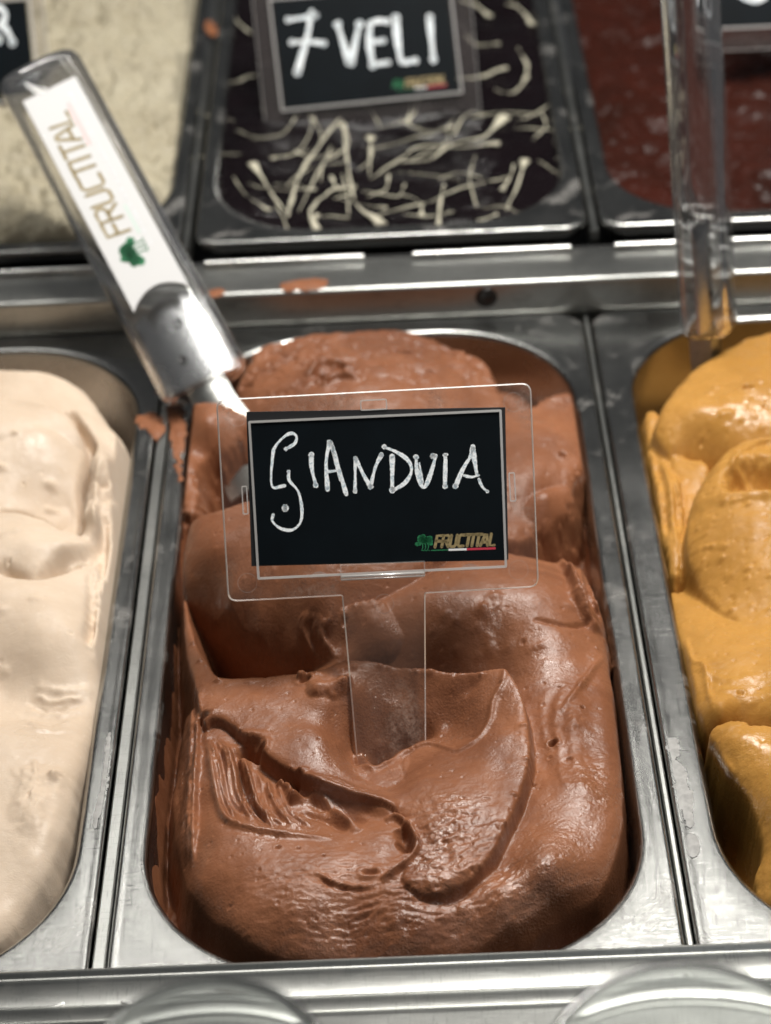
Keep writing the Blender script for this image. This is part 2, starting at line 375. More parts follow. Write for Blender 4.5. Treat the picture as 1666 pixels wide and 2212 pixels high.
class HF:
    """a heap of gelato as a fine height grid inside its pan (mm)"""
    def __init__(s, cx, cyy, hx, hy, res, z0, zrim=0.0, corner=48):
        s.cx, s.cy, s.hx, s.hy, s.corner, s.res, s.zrim = cx, cyy, hx, hy, corner, res, zrim
        s.xs = np.arange(cx - hx - 1, cx + hx + 1.01, res); s.ys = np.arange(cyy - hy - 1, cyy + hy + 1.01, res)
        s.X, s.Y = np.meshgrid(s.xs, s.ys); s.Z = np.full(s.X.shape, float(z0))
        s.sd = rrect_sdf(s.X, s.Y, cx, cyy, hx, hy, corner)
    def roi(s, P, m):
        P = np.asarray(P); j0, j1 = np.searchsorted(s.xs, [P[:, 0].min() - m, P[:, 0].max() + m])
        i0, i1 = np.searchsorted(s.ys, [P[:, 1].min() - m, P[:, 1].max() + m])
        return slice(max(i0, 0), max(i1, 1)), slice(max(j0, 0), max(j1, 1))
    def poly_sdf(s, P, sl):
        X, Y = s.X[sl], s.Y[sl]; d2 = np.full(X.shape, 1e9); ins = np.zeros(X.shape, bool); n = len(P)
        for i in range(n):
            ax, ay = P[i][0], P[i][1]; bx, by = P[(i + 1) % n][0], P[(i + 1) % n][1]
            ex, ey = bx - ax, by - ay; L = ex * ex + ey * ey + 1e-12
            t = np.clip(((X - ax) * ex + (Y - ay) * ey) / L, 0, 1)
            d2 = np.minimum(d2, (X - ax - t * ex) ** 2 + (Y - ay - t * ey) ** 2)
            if ay != by:
                c = ((ay > Y) != (by > Y)) & (X < (bx - ax) * (Y - ay) / (by - ay) + ax); ins ^= c
        return np.sqrt(d2) * np.where(ins, -1, 1)
    def base(s, pts, reg=0.3):
        s.Z = np.maximum(s.Z, RBF([bp(*p) for p in pts], reg)(s.X, s.Y))
    def layer(s, outline, inner, slope=3.0, rnd=1.5, rag=0.6, ragscale=5.0, m=14, seed=1, reg=0.3, blend=0.0, fold=0.0, tear=0.5):
        O = [bp(*p) for p in outline]; C = spline(O, 5, True); sl = s.roi(C, m)
        X, Y = s.X[sl], s.Y[sl]
        d = s.poly_sdf(C, sl) + rag * fbm(X / ragscale, Y / ragscale, seed, 4, 0.6)
        z = RBF(O + [bp(*p) for p in inner], reg)(X, Y)
        z = z - rnd * np.exp(np.minimum(d, 0) / max(rnd, 0.1) * 1.0) - np.maximum(d, 0) * slope + fold * np.exp(-((d + 1.2) / 0.9) ** 2)
        z = z + tear * np.exp(-(d / 2.6) ** 2) * fbm(X / 2.0, Y / 2.0, seed + 40, 4, 0.6)
        z = np.where(d > m - 1, -99, z)
        if blend > 0:
            a, b = s.Z[sl], z; h = np.clip(0.5 + 0.5 * (b - a) / blend, 0, 1)
            s.Z[sl] = a * (1 - h) + b * h + blend * h * (1 - h)
        else:
            s.Z[sl] = np.maximum(s.Z[sl], z)
    def zat(s, x, y):
        fi = np.clip((y - s.ys[0]) / s.res, 0, len(s.ys) - 1.001); fj = np.clip((x - s.xs[0]) / s.res, 0, len(s.xs) - 1.001)
        i = int(fi); j = int(fj); a = fi - i; b = fj - j; Z = s.Z
        return (Z[i, j] * (1 - b) + Z[i, j + 1] * b) * (1 - a) + (Z[i + 1, j] * (1 - b) + Z[i + 1, j + 1] * b) * a
    def hit(s, px, py):
        lo = None
        for z in np.arange(34, -40, -0.4):
            p = bp(px, py, z)
            if s.zat(p[0], p[1]) >= z: return p
        return bp(px, py, -10)
    def line(s, pxs, amp, w, seed=0, rough=0.35, asym=0.0, taper=True, m=None):
        """ridge (amp>0) or groove (amp<0) drawn along a path"""
        P = spline([s.hit(*p)[:2] for p in pxs], 6); m = m or 4 * w + 1
        sl = s.roi(P, m); X, Y = s.X[sl], s.Y[sl]
        if X.size == 0: return
        best = np.full(X.shape, 1e9); tt = np.zeros(X.shape); sg = np.zeros(X.shape); n = len(P) - 1
        for i in range(n):
            ax, ay = P[i]; ex, ey = P[i + 1] - P[i]; L = ex * ex + ey * ey + 1e-9
            t = np.clip(((X - ax) * ex + (Y - ay) * ey) / L, 0, 1)
            dx, dy = X - ax - t * ex, Y - ay - t * ey; d2 = dx * dx + dy * dy; k = d2 < best
            best = np.where(k, d2, best); tt = np.where(k, (i + t) / n, tt); sg = np.where(k, np.sign(ex * dy - ey * dx), sg)
        d = np.sqrt(best)
        ww = w * (1 + rough * fbm(X / 4, Y / 4, seed + 5, 3))
        if asym: ww = ww * np.where(sg > 0, 1 + asym, 1 - asym * 0.7)
        a = amp * (1 + rough * fbm(X / 3, Y / 3, seed, 3))
        if taper: a = a * np.clip(np.minimum(tt, 1 - tt) * 5, 0, 1) ** 0.6
        s.Z[sl] += a * np.exp(-(d / ww) ** 2)
    def comb(s, path_a, path_b, n, amp, w, seed=0, jit=0.15):
        """a sheaf of spatula streaks swept from path_a to path_b"""
        rnd = random.Random(seed)
        for k in range(n):
            t = (k + rnd.uniform(-.3, .3)) / max(n - 1, 1)
            P = []
            for a, b in zip(path_a, path_b):
                P.append((a[0] + (b[0] - a[0]) * t + rnd.uniform(-jit, jit) * 8, a[1] + (b[1] - a[1]) * t + rnd.uniform(-jit, jit) * 8))
            i0 = rnd.random() * 0.25; P0 = P[0]; P1 = P[1]
            P[0] = (P0[0] + (P1[0] - P0[0]) * i0, P0[1] + (P1[1] - P0[1]) * i0)
            s.line(P, amp * rnd.uniform(0.4, 1.2) * rnd.choice((1, 1, -1)), w * rnd.uniform(0.6, 1.5), seed * 50 + k, 0.6)
    def pit(s, px, py, r, depth, sx=1.0, lump=False):
        p = s.hit(px, py); sl = s.roi(np.array([p[:2]]), 4 * r); X, Y = s.X[sl], s.Y[sl]
        if X.size == 0: return
        d = np.hypot((X - p[0]) / sx, (Y - p[1])) * (1 + 0.25 * fbm(X / r, Y / r, int(px)))
        s.Z[sl] -= depth * np.exp(-(d / r) ** (2 if lump else 4))
        if not lump: s.Z[sl] += 0.18 * depth * np.exp(-((d - 1.5 * r) / (0.5 * r)) ** 2)
    def grain(s, a1=0.25, s1=5, a2=0.06, s2=1.2, seed=3):
        s.Z += a1 * fbm(s.X / s1, s.Y / s1, seed, 4) + a2 * fbm(s.X / s2, s.Y / s2, seed + 9, 2)
    def crisp(s, rad=5.0, k=0.7, lim=2.2):
        """sharpen folds: push relief finer than rad away from its local mean"""
        n = max(1, int(rad / s.res)); B = s.Z.copy()
        for _ in range(2):
            for ax in (0, 1):
                P = np.pad(B, [(n + 1, n) if a == ax else (0, 0) for a in (0, 1)], mode='edge'); c = np.cumsum(P, ax)
                B = (np.take(c, range(2 * n + 1, P.shape[ax]), ax) - np.take(c, range(0, P.shape[ax] - 2 * n - 1), ax)) / (2 * n + 1)
        d = s.Z - B; s.Z = s.Z + k * lim * np.tanh(d / lim)
    def pores(s, cell=3.2, r=0.13, depth=0.5, seed=4, mask=1.0):
        w = worley(s.X / cell + 0.15 * fbm(s.X / 2, s.Y / 2, seed), s.Y / cell, seed); keep = _hash(np.floor(s.X / 14), np.floor(s.Y / 14), seed + 3) * 0.6 + 0.4
        s.Z -= depth * np.exp(-(w / (r * keep)) ** 2) * mask
    def wall(s, gain=5.0, top=-2.0):
        s.Z = np.minimum(s.Z, s.zrim + top + gain * (-s.sd))
    wet = None
    def wetness(s, base, spots, seed=5):
        w = base + 0.25 * fbm(s.X / 9, s.Y / 9, seed, 4)
        for px, py, r, a in spots:
            p = s.hit(px, py); w = w + a * np.exp(-(((s.X - p[0]) ** 2 + (s.Y - p[1]) ** 2) / (r * r)))
        s.wet = np.clip(w, 0, 1)
    def build(s, name, mat, parent=None):
        ok = s.sd < 0.6; ni, nj = s.X.shape
        idx = -np.ones(ok.shape, np.int64); idx[ok] = np.arange(ok.sum())
        q = ok[:-1, :-1] & ok[1:, :-1] & ok[:-1, 1:] & ok[1:, 1:]
        F = np.stack([idx[:-1, :-1][q], idx[:-1, 1:][q], idx[1:, 1:][q], idx[1:, :-1][q]], 1)
        V = np.stack([s.X[ok], s.Y[ok], s.Z[ok]], 1)
        # skirt down to the pan bottom so that the heap is a body, not a sheet
        c = np.array([s.cx, s.cy, s.zrim - 60.0])
        me = bpy.data.meshes.new(name); nv = len(V); nf = len(F)
        me.vertices.add(nv); me.vertices.foreach_set('co', ((V - c) * MM).astype(np.float32).ravel())
        me.loops.add(nf * 4); me.loops.foreach_set('vertex_index', F.astype(np.int32).ravel())
        me.polygons.add(nf); me.polygons.foreach_set('loop_start', np.arange(0, nf * 4, 4, dtype=np.int32))
        me.polygons.foreach_set('loop_total', np.full(nf, 4, np.int32))
        me.polygons.foreach_set('use_smooth', np.ones(nf, bool)); me.update(calc_edges=True)
        if s.wet is None: s.wetness(0.3, [])
        at = me.attributes.new('wet', 'FLOAT', 'POINT'); at.data.foreach_set('value', s.wet[ok].astype(np.float32))
        o = link(name, me, mat, parent); o.location = Vector(c * MM)
        return o

# ------------------------------------------------------------------ the counter
def rrect(cx, cyy, hx, hy, r, z, nc=14, ns=4):
    pts = []
    for (sx, sy, a0) in ((1, 1, 0), (-1, 1, 90), (-1, -1, 180), (1, -1, 270)):
        for k in range(nc + 1):
            a = math.radians(a0 + 90 * k / nc)
            pts.append((cx + sx * (hx - r) + r * math.cos(a), cyy + sy * (hy - r) + r * math.sin(a), z))
    out = []
    n = len(pts)
    for i in range(n):
        out.append(pts[i])
        if (i + 1) % (nc + 1) == 0:
            a, b = np.array(pts[i]), np.array(pts[(i + 1) % n])
            for k in range(1, ns): out.append(tuple(a + (b - a) * k / ns))
    return out
PW2, PL2 = 82.5, 180.0
def gelato_pan(cx, cyy, z, label, group, hx=74.0, hy=169.0, corner=52, outer=10):
    o = empty('gelato_pan', (cx, cyy, z - 118))
    mb = MB(); L = [rrect(cx, cyy, PW2 - 0.9, PL2 - 0.9, outer, z - 6.0)]
    for a in (0, 30, 60, 90):
        a = math.radians(a); L.append(rrect(cx, cyy, PW2 - 1.6 + 1.6 * math.cos(a), PL2 - 1.6 + 1.6 * math.cos(a), outer, z - 1.6 + 1.6 * math.sin(a)))
    L.append(rrect(cx, cyy, PW2 - 2.6, PL2 - 2.6, outer, z - 0.35))
    for k in range(1, 4):
        t = k / 4; L.append(rrect(cx, cyy, (PW2 - 2.6) * (1 - t) + (hx + 2.6) * t, (PL2 - 2.6) * (1 - t) + (hy + 2.6) * t, outer * (1 - t) + (corner + 2) * t, z - 0.35 * (1 - t) - 0.1 * t))
    mb.loops(L); fl = mb.build('flange', M_STEEL, o, True)
    mb = MB(); L2 = [L[-1]]
    for a in range(0, 91, 15):
        a = math.radians(a); rr = 2.6
        L2.append(rrect(cx, cyy, hx + rr - rr * math.sin(a), hy + rr - rr * math.sin(a), corner + rr - rr * math.sin(a), z - 0.1 - rr + rr * math.cos(a)))
    mb.loops(L2); mb.build('rim', M_STEEL, o, True)
    mb = MB(); L3 = [L2[-1]]
    for dz in (8, 20, 40, 70, 100): L3.append(rrect(cx, cyy, hx - dz * 0.05, hy - dz * 0.05, corner - dz * 0.05, z - dz))
    for a in (30, 60, 90):
        a = math.radians(a); L3.append(rrect(cx, cyy, hx - 5 - 14 * (1 - math.cos(a)), hy - 5 - 14 * (1 - math.cos(a)), corner - 8, z - 100 - 16 * math.sin(a)))
    mb.loops(L3, cap1=True); mb.build('wall', M_WALL, o, True)
    tag(o, label, 'pan', group)
    return o

def profile_bar(name, prof, x0, x1, mat, parent, n=1, ang=40):
    """sheet-metal profile (y,z list) drawn along x"""
    mb = MB(); L = []
    xs = np.linspace(x0, x1, n + 1)
    for x in xs: L.append([(x, y, z) for y, z in prof])
    mb.loops(L, close=True, cap0=True, cap1=True)
    return sharp(mb.build(name, mat, parent), ang)

CNT = empty('display_counter', (0, 20, -125))
tag(CNT, 'stainless steel counter frame holding the rows of gelato pans', 'counter')
# well under the pans
mb = MB(); mb.box(-420, 420, -330, 640, -128, -124); mb.build('well_floor', M_WELL, CNT)
mb = MB(); mb.box(-420, 420, 184.5, 199, -123.9, 6); mb.build('well_partition', M_WELL, CNT)
# front rail: rolled lip, step, two pressed ridges
def ridge(y, z, h=0.9, w=1.4): return [(y + w, z), (y + w * .55, z + h * .6), (y, z + h), (y - w * .55, z + h * .6), (y - w, z)]
prof = [(-166.6, -17), (-166.6, 1.2)]
prof += [(-167.4 + 0.8 * math.cos(a), 1.6 + 1.0 * math.sin(a)) for a in (0.3, 0.9, 1.57, 2.2, 2.8)]
prof += [(-168.9, 1.3), (-169.4, 1.3)]
prof += [(-170.2 + 0.7 * math.cos(a), 1.4 + 0.55 * math.sin(a)) for a in (0.4, 1.57, 2.7)]
prof += [(-171.4, 1.0)]
prof += ridge(-179.3, -0.3) + ridge(-184.0, -0.95)
prof += [(-262, -12), (-263, -17)]
profile_bar('front_rail', prof, -330, 330, M_RAIL, CNT)
# cross rail between the rows
prof = [(181.0, -10), (181.0, 12.6)]
prof += [(183.0 + 2.0 * math.cos(a), 13.0 + 2.0 * math.sin(a)) for a in (3.0, 2.6, 2.2, 1.8, 1.57)]
prof += [(205, 15.0), (205, -10)]
cr = profile_bar('cross_rail', prof, -330, 330, M_RAIL, CNT)
# upright tabs along the back of the cross rail
TABX = []
for a, b in (((-30, 592), (205, 588)), ((440, 578), (788, 558)), ((890, 552), (1235, 538)), ((1325, 524), (1475, 522)), ((1570, 520), (1700, 514))):
    x0 = bp(a[0], a[1], 17)[0]; x1 = bp(b[0], b[1], 17)[0]
    mb = MB(); L = []
    pr = [(203.2, 14.6), (202.6, 16.4), (202.9, 17.4), (203.8, 17.9), (205.2, 17.6), (205.4, 14.6)]
    for x in (x0, x0 + 0.5, x1 - 0.5, x1):
        sh = 0.55 if x in (x0, x1) else 1.0
        L.append([(x, 204 + (y - 204) * sh, 14.6 + (z - 14.6) * sh) for y, z in pr])
    mb.loops(L, cap0=True, cap1=True); sharp(mb.build('tab', M_LIP, CNT), 50)
# countersunk screw in the cross rail face
sp = bp(1050, 628, 10); sx = sp[0]
mb = MB(); L = []
for r, y in ((4.6, 180.9), (4.2, 180.2), (2.6, 180.3), (2.0, 180.8), (0.6, 180.9)):
    L.append([(sx + r * math.cos(a), y, 8.2 + r * math.sin(a)) for a in np.linspace(0, 2 * math.pi, 20, endpoint=False)])
mb.loops(L, cap1=True); mb.build('screw', M_SCREW, CNT, True)
# spacer bars between the pans
for (x0, x1, y0, y1, zt) in ((-86.9, -83.0, -166, 179, -0.9), (83.1, 85.1, -166, 179, -1.6), (-82.4, -79.6, 216, 600, 17.6), (89.4, 92.6, 216, 600, 17.2)):
    mb = MB(); pr = [(x0, zt - 12), (x0, zt - 0.5), (x0 + 0.5, zt), (x1 - 0.5, zt), (x1, zt - 0.5), (x1, zt - 12)]
    mb.loops([[(x, y, z) for x, z in pr] for y in (y0, y1)], cap0=True, cap1=True); sharp(mb.build('spacer_bar', M_RAIL, CNT), 40)
# bearer under the back row
mb = MB(); mb.box(-330, 330, 207, 213, -60, 12); mb.build('bearer', M_WELL, CNT)

G1 = 'gelato pans in the front row'; G2 = 'gelato pans in the back row'
PANS = [gelato_pan(0, 0, 0, 'steel gelato pan filled with the hazelnut chocolate gelato', G1)]
PANS.append(gelato_pan(-170.2, 0, 0, 'steel gelato pan filled with pale cream gelato', G1))
PANS.append(gelato_pan(168.2, 0, 0, 'steel gelato pan filled with caramel coloured gelato', G1, hx=70.5))
BZ = 20.0
gelato_pan(5.5, 395, BZ, 'steel gelato pan with dark chocolate and white drizzle', G2, hx=75.0, hy=170.5, corner=46)
gelato_pan(-165.6, 395, BZ, 'steel gelato pan heaped with coarse ivory gelato', G2, hx=75.0, hy=170.5, corner=46)
gelato_pan(176.2, 395, BZ, 'steel gelato pan with glossy dark red brown sorbet', G2, hx=75.0, hy=170.5, corner=46)

# ------------------------------------------------------------------ gianduia gelato (middle pan)
h = HF(0, 0, 74, 169, 0.4, -26)
h.Z += 3 * fbm(h.X / 14, h.Y / 14, 2, 4)
# the whole front and right-hand body
h.base([
    (760, 1330, 10), (930, 1300, 17), (1050, 1290, 20), (1180, 1300, 19), (1270, 1310, 13), (1310, 1390, 5),
    (800, 1400, 4), (950, 1380, 11), (1080, 1370, 14), (1200, 1390, 14),
    (930, 1440, 3), (1080, 1440, 8), (1180, 1450, 11), (1290, 1480, 7),
    (1160, 1550, 7), (1240, 1560, 9), (1322, 1580, 5), (1180, 1650, 5), (1260, 1700, 8), (1338, 1720, 2), (1150, 1780, 5),
    (1240, 1820, 6), (1332, 1830, 0), (1100, 1880, 3), (1200, 1920, 2), (1298, 1920, -4), (1000, 1940, 1.5), (1100, 1990, -3), (1210, 1985, -8), (1110, 2045, -11),
    (900, 2000, -1), (800, 1930, 3), (700, 1900, 5), (600, 1870, 6.5), (520, 1845, 6), (640, 1980, 1), (760, 2040, -6), (600, 2040, -5), (900, 2060, -7),
    (500, 2000, -3), (430, 1920, -2), (400, 1820, -3), (440, 2000, -9), (380, 1900, -10),
    (435, 1750, 1), (395, 1700, -4), (400, 1600, -3), (430, 1560, 3), (452, 1640, 4.5), (466, 1700, 4.5),
    (500, 1610, 4), (560, 1660, 2.0), (610, 1710, 1.5), (530, 1720, 1.5), (482, 1762, 5), (509, 1784, 5.8), (579, 1802, 6), (640, 1808, 5.6), (700, 1811, 5), (600, 1770, 2.5), (680, 1780, 3), (760, 1790, 4), (820, 1800, 5), (850, 1850, 5), (900, 1800, 5),
    (700, 1600, 0), (900, 1600, 0), (1000, 1700, 4), (1050, 1600, 4),
    (500, 1470, -30), (600, 1450, -30), (700, 1440, -20), (450, 1380, -28),
    (400, 1250, -18), (600, 1150, -14), (800, 1000, -14), (1100, 1000, -12), (900, 800, -16), (600, 800, -14), (1200, 850, -20), (1250, 1150, -12), (1220, 1220, 0)], 0.6)
# keep the back low (other heaps fill it) and cut the gaps along the pan wall
mass = [(1245, 1190, 4), (1275, 1290, 6), (1305, 1370, 6), (1322, 1480, 5), (1335, 1600, 4), (1346, 1720, 1), (1343, 1800, -1), (1322, 1880, -3), (1291, 1934, -5), (1233, 1970, -7), (1172, 2011, -9), (1110, 2050, -11), (980, 2085, -11), (800, 2085, -10),
        (640, 2075, -8), (540, 2050, -8), (470, 2005, -8), (420, 1950, -7), (392, 1880, -6), (378, 1800, -5), (372, 1720, -5), (385, 1650, -4), (395, 1570, -3), (405, 1480, -4), (430, 1420, -8), (520, 1330, -12), (700, 1280, 4), (760, 1200, 6), (900, 1150, 12), (1050, 1150, 14), (1170, 1170, 12)]
C = spline([bp(*p) for p in mass], 5, True); SLA = (slice(None), slice(None))
dm = h.poly_sdf(C, SLA) + 0.5 * fbm(h.X / 9, h.Y / 9, 21, 4)
steep = np.where((h.X > 20) & (h.Y < -40), 7.0, 3.0)
h.Z = np.where(dm > 0, np.maximum(h.Z - 1.8 - steep * dm, np.where((h.X < -15) & (h.Y > -30), -40, -24) + 3 * fbm(h.X / 10, h.Y / 10, 8, 4)), h.Z - 1.8 * np.exp(np.minimum(dm, 0) / 1.8))
# back mound
h.layer([(530, 800, 5), (560, 752, 8), (640, 728, 10), (760, 713, 11), (870, 712, 11), (960, 742, 10), (1030, 785, 8), (1085, 850, 4), (1090, 950, 0), (960, 1020, 0), (760, 1040, -2), (600, 1010, -4), (520, 930, -2), (505, 860, 2)],
        [(750, 800, 15), (850, 780, 15), (700, 880, 12), (900, 880, 12), (600, 830, 10), (990, 850, 9), (800, 950, 8)], 2.4, 2.0, 1.3, 4, seed=11)
h.layer([(960, 760, 4), (1010, 765, 6), (1050, 790, 6), (1068, 830, 3), (1040, 860, 3), (980, 830, 4)], [(1015, 800, 7)], 3, 1.0, 1.5, 3, seed=12)
# lump against the right wall
h.layer([(1150, 880, 7), (1190, 858, 7), (1250, 860, 5), (1262, 940, 4), (1268, 985, 4), (1240, 1040, 3), (1205, 1090, 0), (1170, 1140, -3), (1100, 1170, -2), (1020, 1120, 2), (1010, 1000, 6), (1070, 900, 8)],
        [(1200, 930, 9), (1130, 960, 10), (1160, 1030, 8), (1190, 1000, 8)], 3, 1.2, 1.5, 3.2, seed=13)
h.layer([(1150, 1060, 4), (1215, 1035, 4), (1235, 1075, 1), (1205, 1130, -3), (1165, 1150, -4), (1120, 1120, 0)], [(1180, 1080, 5)], 3, 1.0, 1.4, 3, seed=14)
# flaps hugging the left wall
h.layer([(366, 872, 4), (420, 872, 9), (480, 876, 12), (540, 905, 10), (500, 965, 3), (450, 985, 1), (425, 1030, 1), (430, 1080, -1), (410, 1115, -2), (392, 1060, 0), (380, 970, 1)],
        [(450, 925, 10), (405, 1000, 3)], 3, 1.0, 1.5, 3, seed=15)
# the big smooth roll
h.layer([(398, 1185, 13), (418, 1118, 18), (480, 1098, 22), (600, 1064, 24), (750, 1044, 26), (900, 1064, 25), (960, 1150, 21), (905, 1260, 15), (845, 1340, 7), (795, 1400, 1), (745, 1432, -3), (680, 1446, -7), (600, 1436, -9), (530, 1400, -7), (470, 1356, -4), (420, 1310, 0), (396, 1262, 6)],
        [(500, 1150, 23.5), (450, 1200, 18.5), (500, 1260, 18), (600, 1200, 22.5), (650, 1280, 17), (560, 1330, 9), (700, 1350, 10), (620, 1400, 0), (500, 1330, 8), (750, 1250, 20), (800, 1180, 24), (720, 1400, 2), (780, 1330, 9)], 14, 2.2, 0.2, 9, seed=16, reg=40)
# tongue scooped out of the roll
h.layer([(700, 1320, 13), (760, 1300, 15), (850, 1300, 14), (915, 1330, 11), (905, 1375, 8), (850, 1410, 5), (780, 1432, 2), (725, 1425, 1), (690, 1385, 4)],
        [(800, 1350, 11), (740, 1385, 4.5), (850, 1370, 9)], 2.5, 1.2, 0.7, 3, seed=17)
# the wave in front with its flap
h.layer([(398, 1290, 0), (420, 1380, 2), (446, 1432, 5), (482, 1466, 7), (560, 1464, 8.5), (640, 1458, 10), (700, 1446, 12), (745, 1428, 14), (830, 1436, 13.5), (920, 1443, 14), (1000, 1454, 14.5), (1060, 1446, 17), (1095, 1450, 18), (1125, 1500, 16.5), (1140, 1560, 14.5),
         (1142, 1640, 12.5), (1125, 1710, 11), (1095, 1780, 9.5), (1065, 1838, 8.5), (1028, 1882, 7.2), (967, 1914, 6.5), (905, 1920, 6), (868, 1895, 5.8), (886, 1850, 6), (885, 1800, 6.3), (862, 1752, 6.3), (774, 1722, 6.5), (696, 1696, 6.8), (637, 1664, 7.2), (579, 1632, 7.6),
         (532, 1590, 8), (486, 1555, 8.2), (458, 1550, 8), (440, 1560, 6.5), (425, 1490, 5), (402, 1400, 0)],
        [(560, 1520, 10.5), (650, 1540, 10.5), (600, 1580, 9.5), (700, 1520, 11.5), (760, 1500, 11), (700, 1600, 8.5), (780, 1580, 6), (850, 1540, 3.5), (740, 1670, 5.5), (780, 1640, -0.6), (815, 1652, -1.2), (850, 1632, -0.3), (900, 1604, 1.0), (935, 1592, 1.6), (766, 1600, 1.6), (850, 1580, -1.0), (815, 1600, -3.0), (850, 1700, 3.0), (850, 1490, 8), (1000, 1500, 10), (970, 1560, 2.5), (1040, 1530, 11.5),
         (1010, 1590, 6.5), (960, 1625, 6), (900, 1690, 7), (1000, 1660, 9.5), (1095, 1590, 13.5), (1085, 1700, 11.5), (950, 1760, 9.5), (1020, 1770, 10), (960, 1850, 8), (830, 1735, 6.5), (920, 1830, 7.5)], 4, 0.9, 0.3, 6, seed=18, reg=0.25, tear=0.12)
# crumpled scrap riding on the crest
h.layer([(618, 1510, 9), (650, 1488, 11), (645, 1462, 12), (690, 1455, 13), (720, 1470, 12.5), (738, 1440, 15), (755, 1460, 14), (748, 1505, 11), (700, 1520, 10.5), (660, 1522, 9.5)],
        [(680, 1490, 14.5), (720, 1495, 13.5), (745, 1470, 16)], 3.5, 0.5, 1.5, 2.2, seed=19, tear=1.4)
# pocket pressed by the sign stem, with its raised lip
h.line([(764, 1592), (774, 1632), (806, 1660), (840, 1646), (866, 1628), (900, 1612), (925, 1606), (948, 1611), (987, 1622), (1028, 1602)], 0.8, 0.9, 2, 0.12)
h.line([(1100, 1456), (1088, 1472), (1065, 1519), (1057, 1560), (1028, 1601), (987, 1618)], 0.9, 1.0, 3, 0.15)
h.pit(1020, 1478, 2.6, 1.6, 1.6, True)
# stepped furrows left by the spatula below the ledge
h.line([(640, 1690), (690, 1702), (740, 1723), (815, 1746), (860, 1756)], 2.3, 1.9, 5, 0.15)
h.line([(634, 1712), (690, 1738), (740, 1758), (790, 1776)], -1.7, 1.4, 6, 0.2)
h.line([(624, 1728), (676, 1734), (716, 1757), (776, 1797)], 2.6, 1.5, 7, 0.25)
h.line([(650, 1752), (700, 1770), (750, 1795)], -1.3, 1.3, 71, 0.25)
h.line([(690, 1676), (774, 1708), (862, 1738)], 0.8, 1.6, 72, 0.15)
h.line([(600, 1690), (622, 1706), (640, 1736)], 2.4, 1.3, 8, 0.5)
# rim of the lower bulge
h.line([(445, 1575), (455, 1640), (465, 1700), (482, 1762), (509, 1784), (579, 1802), (640, 1808), (720, 1812)], 1.5, 1.1, 9, 0.2)
h.line([(447, 1580), (425, 1660), (400, 1760), (395, 1830)], 0.9, 1.6, 10, 0.3)
# curl and cracks
h.line([(832, 1773), (859, 1768), (888, 1795), (901, 1830), (886, 1861), (851, 1888), (824, 1904)], 2.4, 0.9, 11, 0.3)
h.line([(862, 1790), (878, 1815), (884, 1840)], -2.6, 1.7, 12, 0.2)
h.line([(680, 1886), (715, 1906), (766, 1917), (812, 1915)], 0.9, 0.5, 13, 0.7)
h.line([(684, 1893), (715, 1913), (766, 1924), (812, 1922)], -0.7, 0.6, 14, 0.6)
h.line([(1040, 1890), (970, 1930), (890, 1936)], -1.3, 1.9, 15, 0.2)
h.line([(1282, 1913), (1200, 1958), (1120, 2010), (1036, 2057)], 1.0, 1.0, 16, 0.2)
# spatula streaks
h.comb([(466, 1590), (490, 1650), (505, 1720), (540, 1780)], [(600, 1690), (610, 1730), (630, 1760), (670, 1790)], 18, 0.85, 0.6, 31, 0.8)
h.comb([(456, 1590), (470, 1660), (486, 1730), (520, 1780)], [(540, 1640), (550, 1700), (570, 1750), (610, 1785)], 8, 1.1, 0.55, 32, 0.8)
h.comb([(780, 1560), (720, 1620), (800, 1680)], [(900, 1600), (860, 1640), (880, 1690)], 5, 0.3, 1.0, 35, 1.0)
h.comb([(402, 1440), (396, 1560), (388, 1700), (392, 1850)], [(436, 1480), (428, 1600), (424, 1740), (420, 1880)], 7, 1.0, 1.5, 36, 0.5)
h.comb([(1200, 1210), (1240, 1280), (1290, 1370)], [(1270, 1230), (1290, 1300), (1315, 1390)], 9, 1.9, 1.1, 37, 0.8)
h.comb([(1150, 1480), (1130, 1560), (1190, 1700)], [(1300, 1450), (1260, 1560), (1280, 1720)], 5, 0.5, 2.4, 38, 1.0)
h.line([(1305, 1390), (1320, 1430), (1328, 1500), (1338, 1620)], 2.2, 1.1, 39, 0.4)
h.line([(1310, 1425), (1250, 1490), (1210, 1540)], 0.9, 1.0, 40, 0.3)
h.line([(1150, 1340), (1220, 1352), (1290, 1345)], -0.9, 0.7, 41, 0.4)
h.comb([(660, 1330), (650, 1370), (690, 1420)], [(720, 1330), (700, 1380), (725, 1420)], 7, 1.1, 0.7, 42, 0.5)
h.comb([(640, 800), (680, 770), (760, 780)], [(700, 850), (730, 820), (780, 830)], 7, 1.3, 1.3, 43, 1.0)
def patch(px, py, rx, ry, amp, sx, sy, seed, ridged=False, rot=0.0):
    p = h.hit(px, py); c, q = math.cos(rot), math.sin(rot); dx, dy = h.X - p[0], h.Y - p[1]
    u_, v_ = dx * c + dy * q, -dx * q + dy * c
    m_ = np.exp(-((u_ / rx) ** 2 + (v_ / ry) ** 2)); n_ = fbm((u_ + 2.5 * fbm(dx / 9, dy / 9, seed + 7, 3)) / sx, (v_ + 2.0 * fbm(dx / 12, dy / 12, seed + 8, 3)) / sy, seed, 3)
    h.Z += amp * m_ * ((0.35 - np.abs(n_)) * 1.4 if ridged else n_)
patch(830, 1985, 34, 13, 0.65, 7.0, 1.2, 81, True); patch(1080, 1900, 16, 12, 0.5, 5, 1.1, 82, True, 0.5); patch(700, 1900, 20, 8, 0.4, 5, 1.2, 85, True)
patch(960, 1800, 13, 13, 0.75, 2.6, 1.4, 83); patch(930, 1870, 12, 8, 0.5, 2.2, 1.2, 84)
